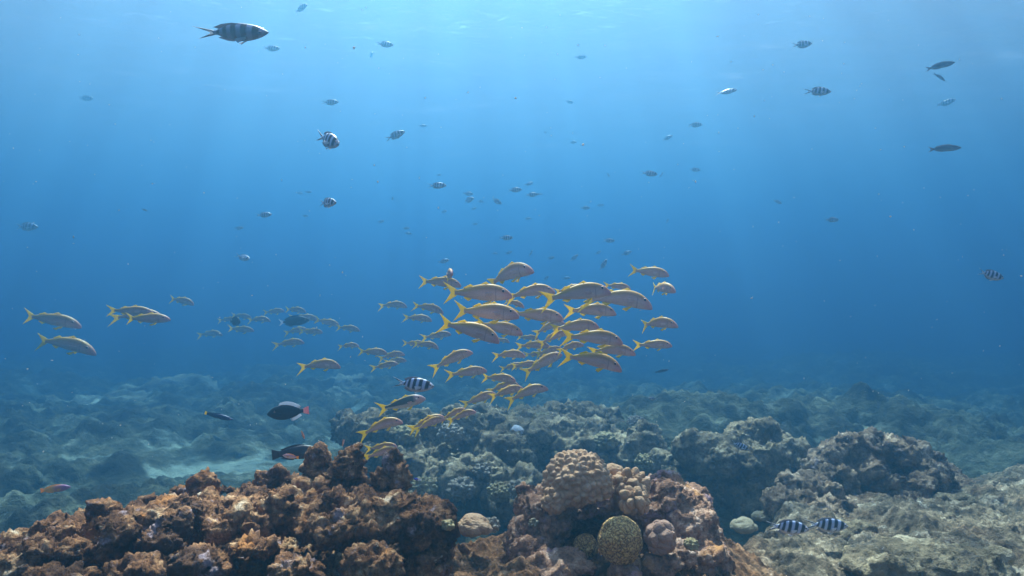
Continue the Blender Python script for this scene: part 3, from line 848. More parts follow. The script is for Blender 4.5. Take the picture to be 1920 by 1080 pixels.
def kit_goat(B, arch=0.0, skin=None):
    prof = [(0.0, -0.012, -0.050, .014), (0.03, 0.022, -0.062, .030), (0.08, 0.060, -0.074, .043), (0.15, 0.091, -0.088, .054), (0.25, 0.112, -0.098, .060),
            (0.35, 0.114, -0.100, .058), (0.48, 0.098, -0.090, .050), (0.60, 0.070, -0.067, .036), (0.70, 0.045, -0.044, .024), (0.78, 0.031, -0.031, .014), (0.815, 0.031, -0.031, .009)]
    r, t = forked(-0.280, 0.036, -0.50, 0.150, -0.378)
    P = [("body", body_mesh("goatfish_body", prof, B), skin or F_GOAT),
         ("caudal_fin", fin_mesh("goatfish_caudal_fin", r, t, B, thick=.004), F_YFIN),
         ("dorsal_fin", fin_mesh("goatfish_dorsal_fin", chain((.20, .105), (.08, .10)), chain((.140, .142), (.060, .108)), B), F_YFIN),
         ("dorsal_fin", fin_mesh("goatfish_rear_dorsal_fin", chain((-.03, .082), (-.16, .048)), chain((-.080, .108), (-.190, .062)), B), F_YFIN),
         ("anal_fin", fin_mesh("goatfish_anal_fin", chain((-.05, -.075), (-.15, -.048)), chain((-.110, -.112), (-.185, -.064)), B), F_YFIN)]
    for sd in (1, -1):
        P.append(("pelvic_fin", fin_mesh("goatfish_pelvic_fin", chain((.235, -.088), (.205, -.094)), chain((.16, -.158), (.105, -.135)), B, .022 * sd, .035 * sd, thick=.004), F_YFIN))
        P.append(("pectoral_fin", fin_mesh("goatfish_pectoral_fin", chain((.265, .008), (.262, -.030)), chain((.145, .002), (.165, -.05)), B, .050 * sd, .03 * sd, thick=.003), F_CLEAR))
        P.append(("eye", eye_mesh("goatfish_eye", .385, .040, .036, .0205, sd, B), None))
        P.append(("barbel", fin_mesh("goatfish_barbel", [(.445, -.066), (.440, -.068)], [(.34, -.108), (.335, -.112)], B, .014 * sd, .004 * sd, thick=.004), F_CLEAR))
    for nm, me, mt in P:                 # a slim body, arched along its length
        co = np.empty(len(me.vertices) * 3, np.float32); me.vertices.foreach_get("co", co); co = co.reshape(-1, 3)
        co[:, 2] = co[:, 2] * 1.06 - arch * (co[:, 0] - 0.12) ** 2 * 0.5 + arch * 0.035
        me.vertices.foreach_set("co", co.ravel()); me.update()
    return P

def kit_serg(B, skin=None):
    prof = [(0.0, .008, -.012, .012), (0.05, .060, -.054, .034), (0.12, .114, -.098, .054), (0.25, .164, -.150, .070), (0.40, .178, -.170, .072), (0.53, .150, -.146, .056),
            (0.63, .094, -.090, .034), (0.70, .050, -.047, .018), (0.75, .044, -.042, .010)]
    r, t = forked(-0.225, 0.044, -0.50, 0.135, -0.290)
    P = [("body", body_mesh("damselfish_body", prof, B), skin or F_SERG),
         ("caudal_fin", fin_mesh("damselfish_caudal_fin", r, t, B, thick=.004), F_STAIL),
         ("dorsal_fin", fin_mesh("damselfish_dorsal_fin", chain((.25, .158), (.10, .172), (-.04, .144), (-.15, .080)), chain((.20, .182), (.06, .203), (-.09, .178), (-.215, .112)), B, thick=.004), F_SFIN),
         ("anal_fin", fin_mesh("damselfish_anal_fin", chain((.02, -.164), (-.06, -.138), (-.15, -.076)), chain((-.02, -.188), (-.10, -.172), (-.21, -.108)), B, thick=.004), F_SFIN)]
    for sd in (1, -1):
        P.append(("pelvic_fin", fin_mesh("damselfish_pelvic_fin", chain((.20, -.145), (.165, -.158)), chain((.09, -.215), (.06, -.190)), B, .02 * sd, .02 * sd, thick=.004), F_WFIN))
        P.append(("pectoral_fin", fin_mesh("damselfish_pectoral_fin", chain((.215, -.02), (.205, -.07)), chain((.08, -.02), (.10, -.11)), B, .068 * sd, .05 * sd, thick=.003), F_WFIN))
        P.append(("eye", eye_mesh("damselfish_eye", .415, .040, .038, .026, sd, B), None))
    for nm, me, mt in P:
        co = np.empty(len(me.vertices) * 3, np.float32); me.vertices.foreach_get("co", co); co = co.reshape(-1, 3)
        co[:, 2] *= 0.90
        me.vertices.foreach_set("co", co.ravel()); me.update()
    return P

def merged(P, name):
    """all of a small fish as one mesh"""
    V, F, ST, MI, mats, o = [], [], [], [], [], 0
    for _, me, mt in P:
        ms = [mt] if mt else list(me.materials)
        for q in ms:
            if q not in mats: mats.append(q)
        co = np.empty(len(me.vertices) * 3, np.float32); me.vertices.foreach_get("co", co); V.append(co.reshape(-1, 3))
        if "body" in me.attributes:
            st = np.empty(len(me.vertices) * 3, np.float32); me.attributes["body"].data.foreach_get("vector", st); ST.append(st.reshape(-1, 3)[:, :2])
        else: ST.append(np.zeros((len(me.vertices), 2), np.float32))
        for p in me.polygons:
            F.append(tuple(i + o for i in p.vertices)); MI.append(mats.index(ms[p.material_index if not mt else 0]))
        o += len(me.vertices)
    me = mesh_from(name, np.concatenate(V), F); set_body(me, np.concatenate(ST))
    for q in mats: me.materials.append(q)
    me.polygons.foreach_set("material_index", np.array(MI, np.int32))
    return me

def pose(o, tx, ty, nx, ny, Y, yaw=0.0, roll=0.0, size=1.0):
    """tail and nose where the photo shows them, at depth Y; yaw turns the nose towards (+) or away from (-) the viewer"""
    T, Nn = at(tx, ty, Y), at(nx, ny, Y)
    d = Nn - T; c = (T + Nn) / 2
    L = d.length / max(math.cos(rad(yaw)), 0.18) * size
    f = d.normalized() * math.cos(rad(yaw)) + Vector((0, -1, 0)) * math.sin(rad(yaw))
    f.normalize()
    up = Vector((0, 0, 1)); up = (up - f * up.dot(f)).normalized()
    side = up.cross(f)
    if roll:
        q = Quaternion(f, rad(roll)); up = q @ up; side = q @ side
    M = Matrix((f, side, up)).transposed().to_4x4()
    o.matrix_world = Matrix.Translation(c) @ M @ Matrix.Scale(L, 4)

def thing(name, kit, label, cat, group=None):
    root = bpy.data.objects.new(name, None); COL.objects.link(root)
    root.empty_display_size = 0.1
    for nm, me, mt in kit:
        if mt is not None and not me.materials: me.materials.append(mt)
        ob = bpy.data.objects.new(nm, me); COL.objects.link(ob); ob.parent = root
    return tag(root, label, cat, group)

def copy_thing(src):
    r = src.copy(); COL.objects.link(r)
    for ch in src.children:
        c = ch.copy(); COL.objects.link(c); c.parent = r
    return r

SZ = lambda x, y: (740 + x * 560 / 1920, 460 + y * 560 / 1920)
def z(tx, ty, nx, ny): return (*SZ(tx, ty), *SZ(nx, ny))
GOAT = [
 # tail x, tail y, nose x, nose y, depth, yaw, bend, label
 (*z(285, 300, 757, 312), 2.50, 4, 1, "large goatfish with orange back, second from the top at the school's left front"),
 (*z(925, 335, 1388, 285), 2.40, 0, -1, "goatfish with head raised, long yellow belly fins, top centre of the school"),
 (*z(1190, 310, 1654, 378), 2.75, 6, 1, "goatfish nosing downward at the upper right front of the school"),
 (*z(1080, 408, 1428, 428), 3.10, 0, 0, "goatfish just under the one with long yellow belly fins"),
 (*z(545, 235, 888, 148), 2.85, 38, 1, "topmost goatfish of the school, arched with nose up and chin whisker showing"),
 (*z(345, 412, 802, 442), 2.36, 3, 1, "goatfish with the brightest yellow tail, third down at the school's left"),
 (*z(700, 318, 1030, 285), 2.95, 0, -1, "goatfish between the two topmost large ones, tail hidden behind its neighbour"),
 (*z(720, 432, 1084, 462), 2.66, 5, 0, "goatfish in the school's middle, nose ahead of the bright yellow tailed one"),
 (*z(255, 480, 680, 600), 2.28, 8, 1, "lowest large goatfish at the school's left, diving slightly, dark eye plain"),
 (*z(490, 490, 826, 560), 2.66, 6, 1, "goatfish half hidden behind the lowest large one at the left"),
 (*z(1065, 570, 1468, 615), 2.38, 4, 1, "large goatfish with wide yellow tail, right of centre in the school"),
 (*z(1050, 700, 1458, 778), 2.25, 6, 1, "lowest large goatfish at the right front, yellow belly fin hanging"),
 (*z(985, 528, 1316, 515), 2.88, 0, -1, "goatfish tucked above and behind the wide yellow tailed one"),
 (*z(1235, 668, 1546, 684), 2.90, 8, 0, "goatfish half hidden behind the lowest right front fish"),
 (*z(1538, 640, 1774, 636), 3.30, 22, -1, "lower of two goatfish leading the school at the right"),
 (*z(1565, 508, 1798, 500), 3.10, 32, 1, "upper of two goatfish leading the school at the right, turned to the viewer"),
 (*z(1505, 148, 1752, 188), 3.10, 32, 1, "goatfish alone at the top right of the school with raised fins"),
 (*z(1632, 262, 1780, 286), 3.30, 52, 1, "short looking goatfish under the one at the top right, turned to the viewer"),
 (*z(322, 205, 378, 175), 2.75, 74, 0, "goatfish facing straight out of the picture with pink head"),
 (*z(140, 225, 430, 250), 3.40, 0, 1, "goatfish passing behind the one that faces the viewer"),
 (*z(105, 375, 317, 428), 4.20, 8, 1, "small goatfish left of the school, nose down, upper one of the pair"),
 (*z(48, 456, 240, 478), 4.80, 0, 0, "small goatfish left of the school under the nose down one"),
 (*z(-110, 380, 80, 388), 5.30, 0, 0, "faint goatfish, farthest left outlier of the main school"),
 (*z(170, 592, 362, 566), 4.60, 0, -1, "small goatfish right under the lowest large left one"),
 (*z(105, 622, 287, 654), 4.40, 0, 1, "small goatfish at the lower left of the school, front of an overlapping pair"),
 (*z(45, 626, 205, 634), 4.90, 0, 0, "faint goatfish behind the overlapping pair at the school's lower left"),
 (*z(222, 790, 497, 678), 3.60, 0, -1, "goatfish swimming steeply upward by itself, pale nose"),
 (*z(325, 832, 592, 800), 3.50, 0, -1, "goatfish below the steeply climbing one"),
 (*z(545, 848, 780, 860), 3.70, 6, 1, "goatfish ahead of and below the climbing ones, over open water"),
 (*z(578, 920, 802, 893), 4.00, 0, -1, "goatfish at the back of the trio above the middle reef"),
 (*z(595, 965, 828, 915), 3.75, 0, -1, "goatfish in the middle of the trio above the middle reef"),
 (*z(705, 988, 982, 908), 3.55, 0, -1, "goatfish at the front of the trio above the middle reef"),
 (*z(420, 1022, 650, 950), 3.90, 0, -1, "goatfish climbing towards the trio above the middle reef"),
 (*z(618, 704, 842, 702), 3.80, 0, 1, "goatfish at the left edge of the school's tangled middle"),
 (*z(672, 795, 830, 762), 4.30, 0, -1, "small goatfish at the lower left edge of the tangled middle"),
 (*z(740, 775, 930, 762), 4.05, 0, 1, "goatfish in the lower tangle with a pale tail showing"),
 (*z(805, 825, 1075, 695), 3.50, 0, -1, "goatfish climbing out of the bottom of the tangled middle"),
 (*z(905, 748, 1065, 690), 4.15, 0, -1, "goatfish behind the one climbing out of the tangle"),
 (*z(775, 640, 1005, 648), 3.95, 0, 1, "goatfish crossing the centre of the tangled middle"),
 (*z(878, 562, 1090, 490), 3.75, 0, -1, "goatfish climbing in the upper part of the tangled middle"),
 (*z(910, 628, 1120, 555), 3.45, 0, -1, "goatfish climbing behind the wide yellow tail"),
 (*z(780, 588, 925, 596), 4.40, 0, 0, "faint small goatfish deep in the tangle near its left"),
 (*z(1030, 668, 1216, 635), 3.35, 0, -1, "goatfish under the wide yellow tailed one, only its back showing"),
 (*z(900, 700, 1070, 655), 3.95, 0, -1, "goatfish deep in the tangle with its back arched"),
 (*z(825, 700, 995, 702), 4.50, 0, 1, "faint goatfish deep in the tangle, lower middle"),
 (*z(1020, 300, 1210, 262), 3.20, 0, -1, "goatfish mostly hidden behind the one with raised head"),
 (*z(1340, 248, 1520, 278), 3.40, 0, 1, "goatfish mostly hidden behind the downward nosing one"),
 (*z(690, 350, 835, 392), 3.20, 10, 1, "goatfish peeping out behind the bright yellow tailed one"),
 (*z(625, 600, 740, 618), 4.80, 0, 0, "faint goatfish under the nose of the lowest large left one"),
 (672, 809, 754, 788, 3.00, 0, -1, "goatfish climbing over the reef, lowest left of the reef group"),
 (764, 803, 831, 780, 3.25, 0, -1, "rear one of two overlapping goatfish close over the middle reef"),
 (775, 805, 834, 783, 3.00, 0, -1, "front one of two overlapping goatfish close over the middle reef"),
 (824, 786, 872, 766, 3.40, 0, -1, "rear goatfish ahead of the overlapping two over the reef"),
 (838, 787, 892, 770, 3.15, 0, -1, "front goatfish ahead of the overlapping two over the reef"),
 (684, 839, 744, 836, 3.10, 0, -1, "goatfish showing behind the knobs of the brown outcrop, upper of two"),
 (680, 855, 748, 842, 2.75, 0, -1, "goatfish showing behind the knobs of the brown outcrop, lower of two"),
 (557, 684, 638, 685, 4.00, 0, 0, "goatfish alone over the far reef between the two groups"),
 (513, 645, 569, 641, 5.50, 0, -1, "small goatfish by itself above the lone larger one"),
 (633, 648, 673, 648, 5.00, 0, 0, "tiny goatfish at the right end of the trailing group"),
 (668, 658, 726, 661, 4.60, 0, 1, "goatfish above the cluster of three left of the school"),
 (708, 670, 758, 663, 4.90, 0, -1, "upper goatfish of the cluster of three left of the school"),
 (696, 690, 746, 680, 4.65, 0, -1, "lower goatfish of the cluster of three left of the school"),
 (718, 678, 762, 675, 5.20, 0, 0, "middle goatfish of the cluster of three left of the school"),
 (491, 586, 534, 582, 6.50, 0, 0, "faint goatfish at the top left of the trailing group"),
 (530, 579, 575, 583, 6.20, 0, 1, "faint goatfish at the top of the trailing group"),
 (462, 598, 508, 600, 6.20, 0, 0, "faint goatfish right of the round black fish"),
 (433, 589, 472, 596, 6.90, 0, 0, "very faint goatfish above the round black fish"),
 (407, 599, 446, 600, 6.90, 0, 0, "very faint goatfish left of the round black fish"),
 (424, 616, 476, 619, 6.30, 0, 1, "faint goatfish below the round black fish"),
 (531, 622, 578, 618, 6.10, 0, 0, "rear goatfish of the pair below the dark surgeonfish"),
 (556, 621, 606, 622, 5.80, 0, 1, "front goatfish of the pair below the dark surgeonfish"),
 (543, 594, 595, 597, 6.20, 0, -1, "goatfish just behind and over the dark surgeonfish"),
 (585, 598, 638, 609, 5.80, 0, 1, "goatfish ahead of the dark surgeonfish, nose slightly down"),
 (626, 613, 675, 618, 5.60, 0, 1, "rightmost goatfish of the row ahead of the dark surgeonfish"),
 (368, 626, 417, 626, 7.00, 0, 0, "very faint goatfish at the far left of the trailing group"),
 (30, 590, 150, 609, 4.4, 0, 1, "upper of two large goatfish swimming in at the left edge"),
 (52, 632, 183, 658, 4.3, 0, 1, "lower of two large goatfish swimming in at the left edge"),
 (199, 581, 286, 584, 4.10, 0, 0, "top goatfish of the stacked three in the left open water"),
 (210, 593, 302, 589, 4.35, 0, -1, "middle goatfish of the stacked three in the left open water"),
 (224, 598, 319, 597, 3.85, 0, 1, "front goatfish of the stacked three in the left open water"),
 (311, 558, 366, 569, 5.20, 0, 1, "small goatfish alone above and right of the stacked three")]
gk = {}
for i, (tx, ty, nx, ny, Y, yaw, Bd, lab) in enumerate(GOAT):
    key = (Bd * (1.0, 1.6)[i % 2], (0.15, 0.42, 0.70)[(i * 7 + i // 3) % 3])
    if key not in gk: o = gk[key] = thing("goatfish", kit_goat(*key), "", "goatfish")
    else: o = copy_thing(gk[key])
    tag(o, lab, "goatfish", "yellow tailed goatfish schooling over the reef")
    if Y > 3.9: Y = 3.9 + (Y - 3.9) * 1.9      # the trailing fish swim well behind
    pose(o, tx, ty, nx, ny, Y, yaw + rng.uniform(-9, 9), roll=rng.uniform(-7, 7))
    if nx < 330: o.scale.z *= 0.84            # the fish at the left edge are slim
o = thing("goatfish", kit_goat(0, skin=F_DGOAT), "goatfish with dark olive flank and yellow tail, climbing below the striped fish", "goatfish")
pose(o, 705, 769, 797, 745, 2.85)

SERG = [
 # centre x, y, length px, tilt (nose up +), yaw, depth (0: from size), roll, label
 (434, 61, 146, -3, 8, 1.45, 52, "largest banded damselfish, brownish with faint bars, near the upper left corner"),
 (563, 16, 32, 18, 20, 0, 0, "banded damselfish touching the top edge, left of centre"),
 (509, 91, 32, 0, 0, 0, 0, "faint banded damselfish just below and right of the largest one"),
 (721, 83, 34, -6, 0, 0, 0, "small banded damselfish high in the water right of the largest one"),
 (695, 104, 14, 10, 60, 0, 0, "tiny banded damselfish turned away, under the high one"),
 (619, 192, 32, 3, 0, 0, 0, "banded damselfish above the one that turns to the viewer"),
 (614, 262, 66, -28, 42, 2.1, 0, "banded damselfish turning to the viewer with its white fins spread"),
 (740, 254, 42, 20, 0, 0, 0, "banded damselfish climbing, right of the one that turns to the viewer"),
 (792, 236, 17, 0, 0, 0, 0, "faint tiny damselfish right of the climbing one"),
 (160, 184, 30, -3, 0, 7.6, 0, "very faint damselfish alone in the upper left water"),
 (612, 380, 46, -4, 32, 2.9, 0, "plump dark banded damselfish left of centre in open water"),
 (495, 403, 30, 4, 0, 0, 0, "dark damselfish left of the plump one"),
 (447, 428, 19, 6, 0, 0, 0, "faint damselfish below and left of the dark one"),
 (561, 362, 15, -10, 0, 8.6, 0, "left one of a faint pair above the plump damselfish"),
 (578, 360, 15, 0, 0, 8.6, 0, "right one of a faint pair above the plump damselfish"),
 (572, 405, 15, 0, 0, 8.6, 0, "faint damselfish just below and left of the plump one"),
 (48, 425, 48, -2, 0, 6.5, 0, "faint long damselfish near the left edge"),
 (456, 483, 32, -10, 30, 0, -30, "pale damselfish alone in the left middle water"),
 (819, 348, 36, 1, 0, 0, 0, "banded damselfish at the left of the upper cloud of fish"),
 (822, 328, 12, 0, 0, 8.8, 0, "faint speck of a damselfish right above the left one of the upper cloud"),
 (736, 373, 9, 80, 0, 8, 0, "tiny damselfish swimming straight up, left of the upper cloud"),
 (877, 363, 22, -6, 10, 0, 0, "upper one of two touching damselfish in the upper cloud"),
 (878, 375, 24, 8, 40, 0, 0, "lower one of two touching damselfish in the upper cloud"),
 (901, 378, 15, -8, 0, 8.6, 0, "faint damselfish just right of the two touching ones"),
 (832, 397, 14, 10, 30, 8.2, 0, "faint damselfish below the left one of the upper cloud"),
 (888, 391, 13, 12, 0, 9, 0, "faint damselfish under the two touching ones"),
 (714, 415, 14, 0, 30, 8.2, 0, "small faint damselfish between the plump one and the upper cloud"),
 (761, 428, 16, 0, 0, 8, 0, "upper one of a faint pair left below the upper cloud"),
 (764, 437, 16, -6, 0, 8, 0, "lower one of a faint pair left below the upper cloud"),
 (890, 420, 13, 0, 0, 9, 0, "faint lone damselfish in the middle below the upper cloud"),
 (931, 377, 24, -32, 25, 0, 0, "pale damselfish diving in the middle of the upper cloud"),
 (965, 356, 28, 2, 0, 0, 0, "clearly banded damselfish at the right of the upper cloud"),
 (991, 345, 18, 14, 20, 0, 0, "faint damselfish above and right of the clearly banded one"),
 (997, 365, 26, 3, 0, 0, 0, "front one of two damselfish in line under the clearly banded one"),
 (1011, 364, 14, 0, 0, 8.6, 0, "far one of two damselfish in line under the clearly banded one"),
 (948, 446, 28, 0, 0, 0, 0, "banded damselfish midway between the upper cloud and the goatfish"),
 (831, 490, 24, 12, 0, 0, 0, "banded damselfish right above the pink headed goatfish"),
 (927, 475, 13, 0, 0, 9, 0, "very faint damselfish above the topmost goatfish, left one"),
 (953, 474, 16, 20, 0, 8, 0, "faint damselfish above the topmost goatfish's back"),
 (995, 475, 14, 60, 30, 8, 0, "faint damselfish turned upward above the topmost goatfish's head"),
 (1032, 484, 17, 14, 0, 8, 0, "small damselfish right of the topmost goatfish's nose"),
 (1076, 484, 20, 38, 10, 0, 0, "damselfish climbing over the goatfish with raised head"),
 (1121, 474, 14, 30, 20, 8, 0, "faint damselfish right of the climbing one over the school"),
 (1174, 475, 22, 20, 10, 0, 0, "damselfish left of the goatfish alone at the top right"),
 (1131, 497, 26, 55, 0, 0, 0, "banded damselfish climbing steeply over the school's right half"),
 (1141, 451, 24, -3, 0, 0, 0, "clearly banded damselfish above the school's right half"),
 (1023, 522, 14, 30, 30, 8, 0, "small damselfish just above the school's top centre, left one"),
 (1061, 522, 17, 10, 10, 8, 0, "small damselfish just above the school's top centre, right one"),
 (1097, 390, 20, 0, 0, 0, 0, "left damselfish of a pair right of the upper cloud"),
 (1125, 385, 16, 6, 0, 8.4, 0, "right fainter damselfish of a pair right of the upper cloud"),
 (989, 410, 14, 6, 0, 8.8, 0, "faint lone damselfish below the two in line"),
 (1251, 415, 11, 60, 0, 8.5, 0, "tiny faint damselfish in the empty water right of the cloud"),
 (1217, 325, 32, -8, 0, 0, 0, "banded damselfish left of a tiny one, right of centre"),
 (1240, 328, 10, 60, 40, 8, 0, "tiny damselfish close behind the banded one right of centre"),
 (1302, 318, 22, -6, 0, 0, 0, "faint damselfish to the right of the banded one and its tiny follower"),
 (1140, 327, 10, -60, 30, 8, 0, "tiny damselfish left of the banded one right of centre"),
 (1074, 267, 15, 0, 20, 0, 0, "small faint damselfish high above the upper cloud's right"),
 (1251, 259, 20, 20, 25, 0, 0, "pale damselfish below and left of the banded one at upper right"),
 (1303, 234, 28, 0, 0, 0, 0, "clearly banded damselfish in the upper right half"),
 (1068, 191, 15, -25, 40, 0, 0, "small dark damselfish high in the bright middle"),
 (1022, 247, 8, -60, 0, 8, 0, "tiny speck of a damselfish high above the upper cloud"),
 (1088, 107, 23, 0, 0, 0, 0, "faint banded damselfish high under the bright surface"),
 (1502, 84, 42, 8, 0, 0, 0, "purple grey banded damselfish high at the upper right"),
 (1361, 172, 36, 4, 25, 0, -35, "pale damselfish tilted on its side in the upper right water"),
 (1533, 171, 50, -3, 0, 3.9, 0, "largest banded damselfish of the upper right water"),
 (1773, 193, 22, 15, 50, 0, 0, "small dark damselfish turned away near the right edge"),
 (1559, 412, 28, 0, 0, 0, 0, "dark damselfish alone in the right middle water"),
 (1458, 378, 18, -25, 0, 7, 0, "faint damselfish sinking, left above the dark one in the right middle"),
 (1855, 515, 56, -14, 0, 3.3, 0, "blue banded damselfish near the right edge at half height"),
 (1387, 836, 38, -24, 0, 4.0, 0, "blue banded damselfish in front of the capped boulder"),
 (773, 721, 84, -4, 6, 2.25, 0, "sharply banded black and white damselfish under the school"),
 (1474, 988, 84, -6, 5, 2.35, 0, "left one of two banded damselfish over the grey rubble"),
 (1548, 985, 84, -3, 0, 2.60, 0, "right one of two banded damselfish over the grey rubble")]
sk = {Bd: None for Bd in (-1, 0, 1)}; sm = {Bd: None for Bd in (-1, 0, 1)}
for i, (cx, cy, ln, tilt, yaw, Y, roll, lab) in enumerate(SERG):
    Bd = (0, 1, -1)[i % 3]
    if i == 0:
        o = thing("banded_damselfish", kit_serg(0, F_BROWNSERG), "", "damselfish")
    elif ln >= 26:
        if sk[Bd] is None: o = sk[Bd] = thing("banded_damselfish", kit_serg(Bd), "", "damselfish")
        else: o = copy_thing(sk[Bd])
    else:
        if sm[Bd] is None: o = sm[Bd] = link_mesh("banded_damselfish", merged(kit_serg(Bd), "banded_damselfish"))
        else: o = sm[Bd].copy(); COL.objects.link(o)
    if not Y:
        Y = 0.15 * FPX / ln if ln > 30 else 6.2 + (30 - ln) * 0.30
    elif Y >= 6.4: Y = 6.4 + (Y - 6.4) * 2.0 + 1.5
    if cy < 230: Y = min(Y, 3.75 / ((540 - cy) / FPX))
    dx, dy = 0.5 * ln * math.cos(rad(tilt)), 0.5 * ln * math.sin(rad(tilt))
    pose(o, cx - dx, cy + dy, cx + dx, cy - dy, Y, yaw, roll)
    if i == 0: o.scale.z *= 0.74                    # the big one is a slim fish
    tag(o, lab, "damselfish", "banded damselfish scattered through the water")

# ---- the other fish, one kit each
def simple_kit(B, top, bot, wid, ped, tail, skin, fin, dorsal, anal, eye=(.40, .02, .02), pelvic=None, fork=0.0, tailfin=None, side=None):
    """top, bot: largest heights; ped: half height of the tail stalk; tail: (root x, half height)"""
    prof = [(0.0, .02, -.02, .010), (0.05, .35 * top, -.35 * bot, wid * .45), (0.13, .68 * top, -.66 * bot, wid * .75), (0.28, .96 * top, -.95 * bot, wid), (0.42, top, -bot, wid * .98),
            (0.57, .86 * top, -.86 * bot, wid * .75), (0.70, .52 * top + .3 * ped, -.52 * bot - .3 * ped, wid * .42), (0.5 - tail[0] - .01, ped, -ped, .012), (0.5 - tail[0] + .03, ped, -ped, .008)]
    r, t = forked(tail[0], ped, -0.5, tail[1], -0.5 + fork)
    P = [("body", body_mesh("fish_body", prof, B), skin), ("caudal_fin", fin_mesh("fish_caudal_fin", r, t, B, thick=.004), tailfin or fin)]
    xs = np.linspace(.22, tail[0] + .06, 9)
    def line(sgn, h):
        ss = 0.5 - xs; P_ = np.array(prof)
        zz = np.interp(ss, P_[:, 0], P_[:, 1] if sgn > 0 else P_[:, 2]) - sgn * .006
        k = np.sin(np.linspace(.25, 1, 9) * math.pi * .9) ** .5
        return [(a, b_) for a, b_ in zip(xs, zz)], [(a - .05, b_ + sgn * h * q) for a, b_, q in zip(xs, zz, k)]
    a, b_ = line(1, dorsal); P.append(("dorsal_fin", fin_mesh("fish_dorsal_fin", a, b_, B, thick=.004), fin))
    a, b_ = line(-1, anal); a, b_ = a[4:], b_[4:]; P.append(("anal_fin", fin_mesh("fish_anal_fin", a, b_, B, thick=.004), fin))
    for sd in (1, -1):
        P.append(("pectoral_fin", fin_mesh("fish_pectoral_fin", chain((.22, .0), (.21, -.04)), chain((.10, .01), (.12, -.07)), B, wid * .92 * sd, .03 * sd, thick=.003), side or fin))
        P.append(("eye", eye_mesh("fish_eye", *eye, .018, sd, B), None))
    return P

def one(name, kit, label, cat, pts, Y, yaw=0, roll=0):
    o = thing(name, kit, label, cat); pose(o, *pts, Y, yaw, roll); return o

one("triggerfish", simple_kit(0, .185, .17, .07, .045, (-.34, .10), F_BLACK, F_WFIN, .085, .075, (.30, .062, .05), tailfin=F_TTAIL, side=F_BLACK),
    "black triggerfish with pale pink tail heading left over the far reef", "triggerfish", (579, 769, 501, 777), 2.7)
one("wrasse", simple_kit(0, .085, .085, .05, .045, (-.40, .06), F_WRASSE, F_WRASSE, .02, .02, (.41, .03, .012), tailfin=F_YFIN),
    "slim dark blue wrasse nosing down, left of the black triggerfish", "wrasse", (384, 774, 437, 787), 3.2)
one("parrotfish", simple_kit(0, .15, .14, .07, .065, (-.34, .11), F_PARROT, F_PARROT, .03, .03, (.36, .05, .03)),
    "dark brown parrotfish half hidden behind the knobs of the brown outcrop", "parrotfish", (510, 853, 600, 845), 2.7)
one("small_wrasse", simple_kit(0, .14, .13, .06, .04, (-.30, .10), F_PINK, F_OFIN, .04, .03, (.37, .045, .02)),
    "small pink fish with orange tail in front of the dark parrotfish", "wrasse", (560, 858, 530, 854), 2.35)
one("anthias", simple_kit(0, .17, .15, .07, .05, (-.30, .13), F_ORANGE, F_OFIN, .05, .04, (.37, .05, .03), fork=.08),
    "small orange red fish hovering above the dark parrotfish", "anthias", (562, 809, 573, 821), 2.5, 40)
one("anthias", simple_kit(0, .17, .15, .07, .05, (-.30, .13), F_ORANGE, F_OFIN, .05, .04, (.37, .05, .03), fork=.08),
    "orange fish peeping over the tallest knob of the brown outcrop", "anthias", (641, 838, 646, 823), 2.4, 20)
one("purple_wrasse", simple_kit(0, .12, .11, .06, .05, (-.36, .08), F_PURPLE, F_OFIN, .03, .03, (.38, .04, .02)),
    "purple fish with orange tail low at the left, above the outcrop's end", "wrasse", (76, 920, 132, 913), 3.2)
one("surgeonfish", simple_kit(0, .24, .23, .07, .04, (-.34, .13), F_BLACK, F_BLACK, .06, .06, (.38, .045, .05), fork=.05),
    "round black fish turned away among the faint trailing goatfish", "surgeonfish", (427, 603, 455, 603), 6.0, 35)
one("surgeonfish", simple_kit(0, .15, .14, .06, .03, (-.32, .12), F_BLACK, F_BLACK, .05, .05, (.38, .045, .03), fork=.08, tailfin=F_WFIN),
    "long dark surgeonfish with pale tail among the trailing goatfish", "surgeonfish", (522, 605, 580, 600), 6.2)
one("damselfish", simple_kit(0, .17, .15, .07, .05, (-.30, .11), F_BLUE, F_WFIN, .04, .04, (.37, .05, .02)),
    "tiny blue fish with white tail by the right end of the brown outcrop", "damselfish", (790, 900, 776, 898), 2.3)
one("humbug_damselfish", [(a, b_, c) for a, b_, c in kit_serg(0)],
    "tiny dark banded damselfish heading left over the middle reef, far below the school", "damselfish", (1233, 749, 1216, 746), 5.0)
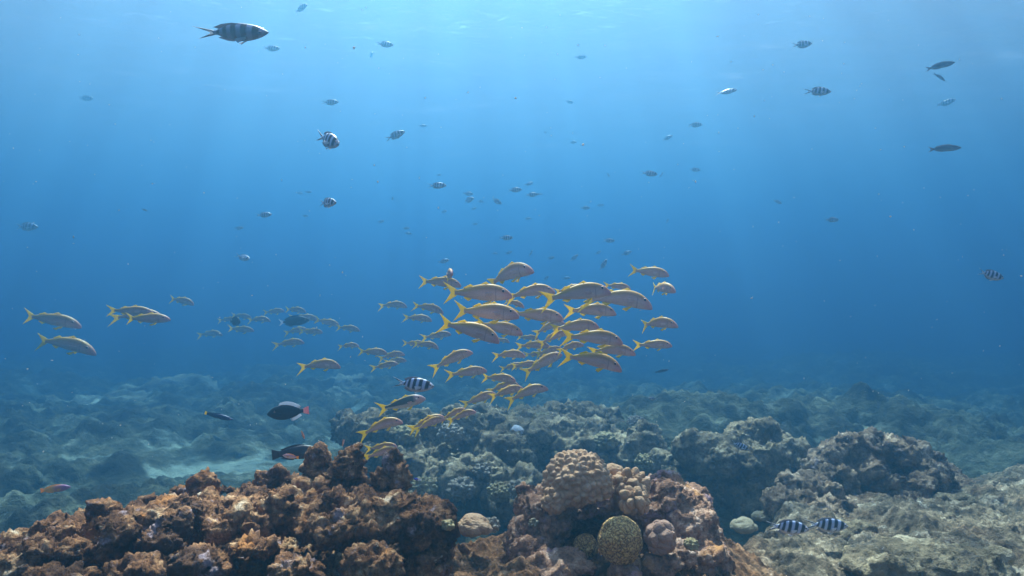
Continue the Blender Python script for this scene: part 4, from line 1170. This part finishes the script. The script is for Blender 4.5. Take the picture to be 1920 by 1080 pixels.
one("wrasse", simple_kit(0, .10, .10, .05, .04, (-.36, .07), F_WRASSE, F_WRASSE, .03, .03, (.40, .03, .02)),
    "dim dark fish over the far reef at the right below the school", "wrasse", (1229, 698, 1254, 693), 5.4)
for pts, Y, lab in [((1740, 128, 1790, 117), 3.6, "slim grey fish climbing near the upper right corner"),
                    ((1752, 136, 1772, 152), 4.6, "small brownish fish diving right under the climbing slim grey one"),
                    ((1745, 279, 1802, 277), 3.6, "long slim grey fish swimming level near the right edge"),
                    ((264, 391, 277, 396), 6.6, "tiny faint fish in the empty water at the left")]:
    one("grey_fish", simple_kit(1, .105, .10, .05, .03, (-.33, .10), F_GREY, F_SFIN, .035, .03, (.40, .035, .02), fork=.09), lab, "fish", pts, Y)

# ------------------------------------------------------------------ specks drifting in the water
v, f = ico(1)
V, F, o = [], [], 0
r2 = np.random.RandomState(3)
for i in range(430):
    Y = 0.7 + 5.0 * r2.rand() ** 1.3
    px, py = r2.uniform(-200, 2120), r2.uniform(-40, 860)
    c = np.array(at(px, py, Y)[:])
    if c[2] > SURF_Z - .25: continue
    k = Y / FPX * r2.choice([0.7, 0.9, 1.1, 1.6, 2.2], p=[.5, .3, .14, .05, .01])
    w = v * k * r2.uniform(.5, 1.5, 3) * (1 + .3 * r2.randn(len(v), 1))
    V.append(w + c); F.append(f + o); o += len(v)
m, n, l = new_mat("speck")
b = N(n, "ShaderNodeBsdfPrincipled"); b.inputs["Base Color"].default_value = (0.62, 0.58, 0.55, 1); b.inputs["Roughness"].default_value = 0.8
tl = N(n, "ShaderNodeBsdfTranslucent"); tl.inputs[0].default_value = (0.62, 0.58, 0.55, 1)
mx = N(n, "ShaderNodeMixShader"); mx.inputs[0].default_value = 0.5
l.new(b.outputs[0], mx.inputs[1]); l.new(tl.outputs[0], mx.inputs[2])
oo = N(n, "ShaderNodeOutputMaterial"); l.new(mx.outputs[0], oo.inputs[0])
tag(link_mesh("floating_specks", mesh_from("floating_specks", np.concatenate(V), np.concatenate(F)), m),
    "pale specks of drifting matter all through the water", "specks", kind="stuff")
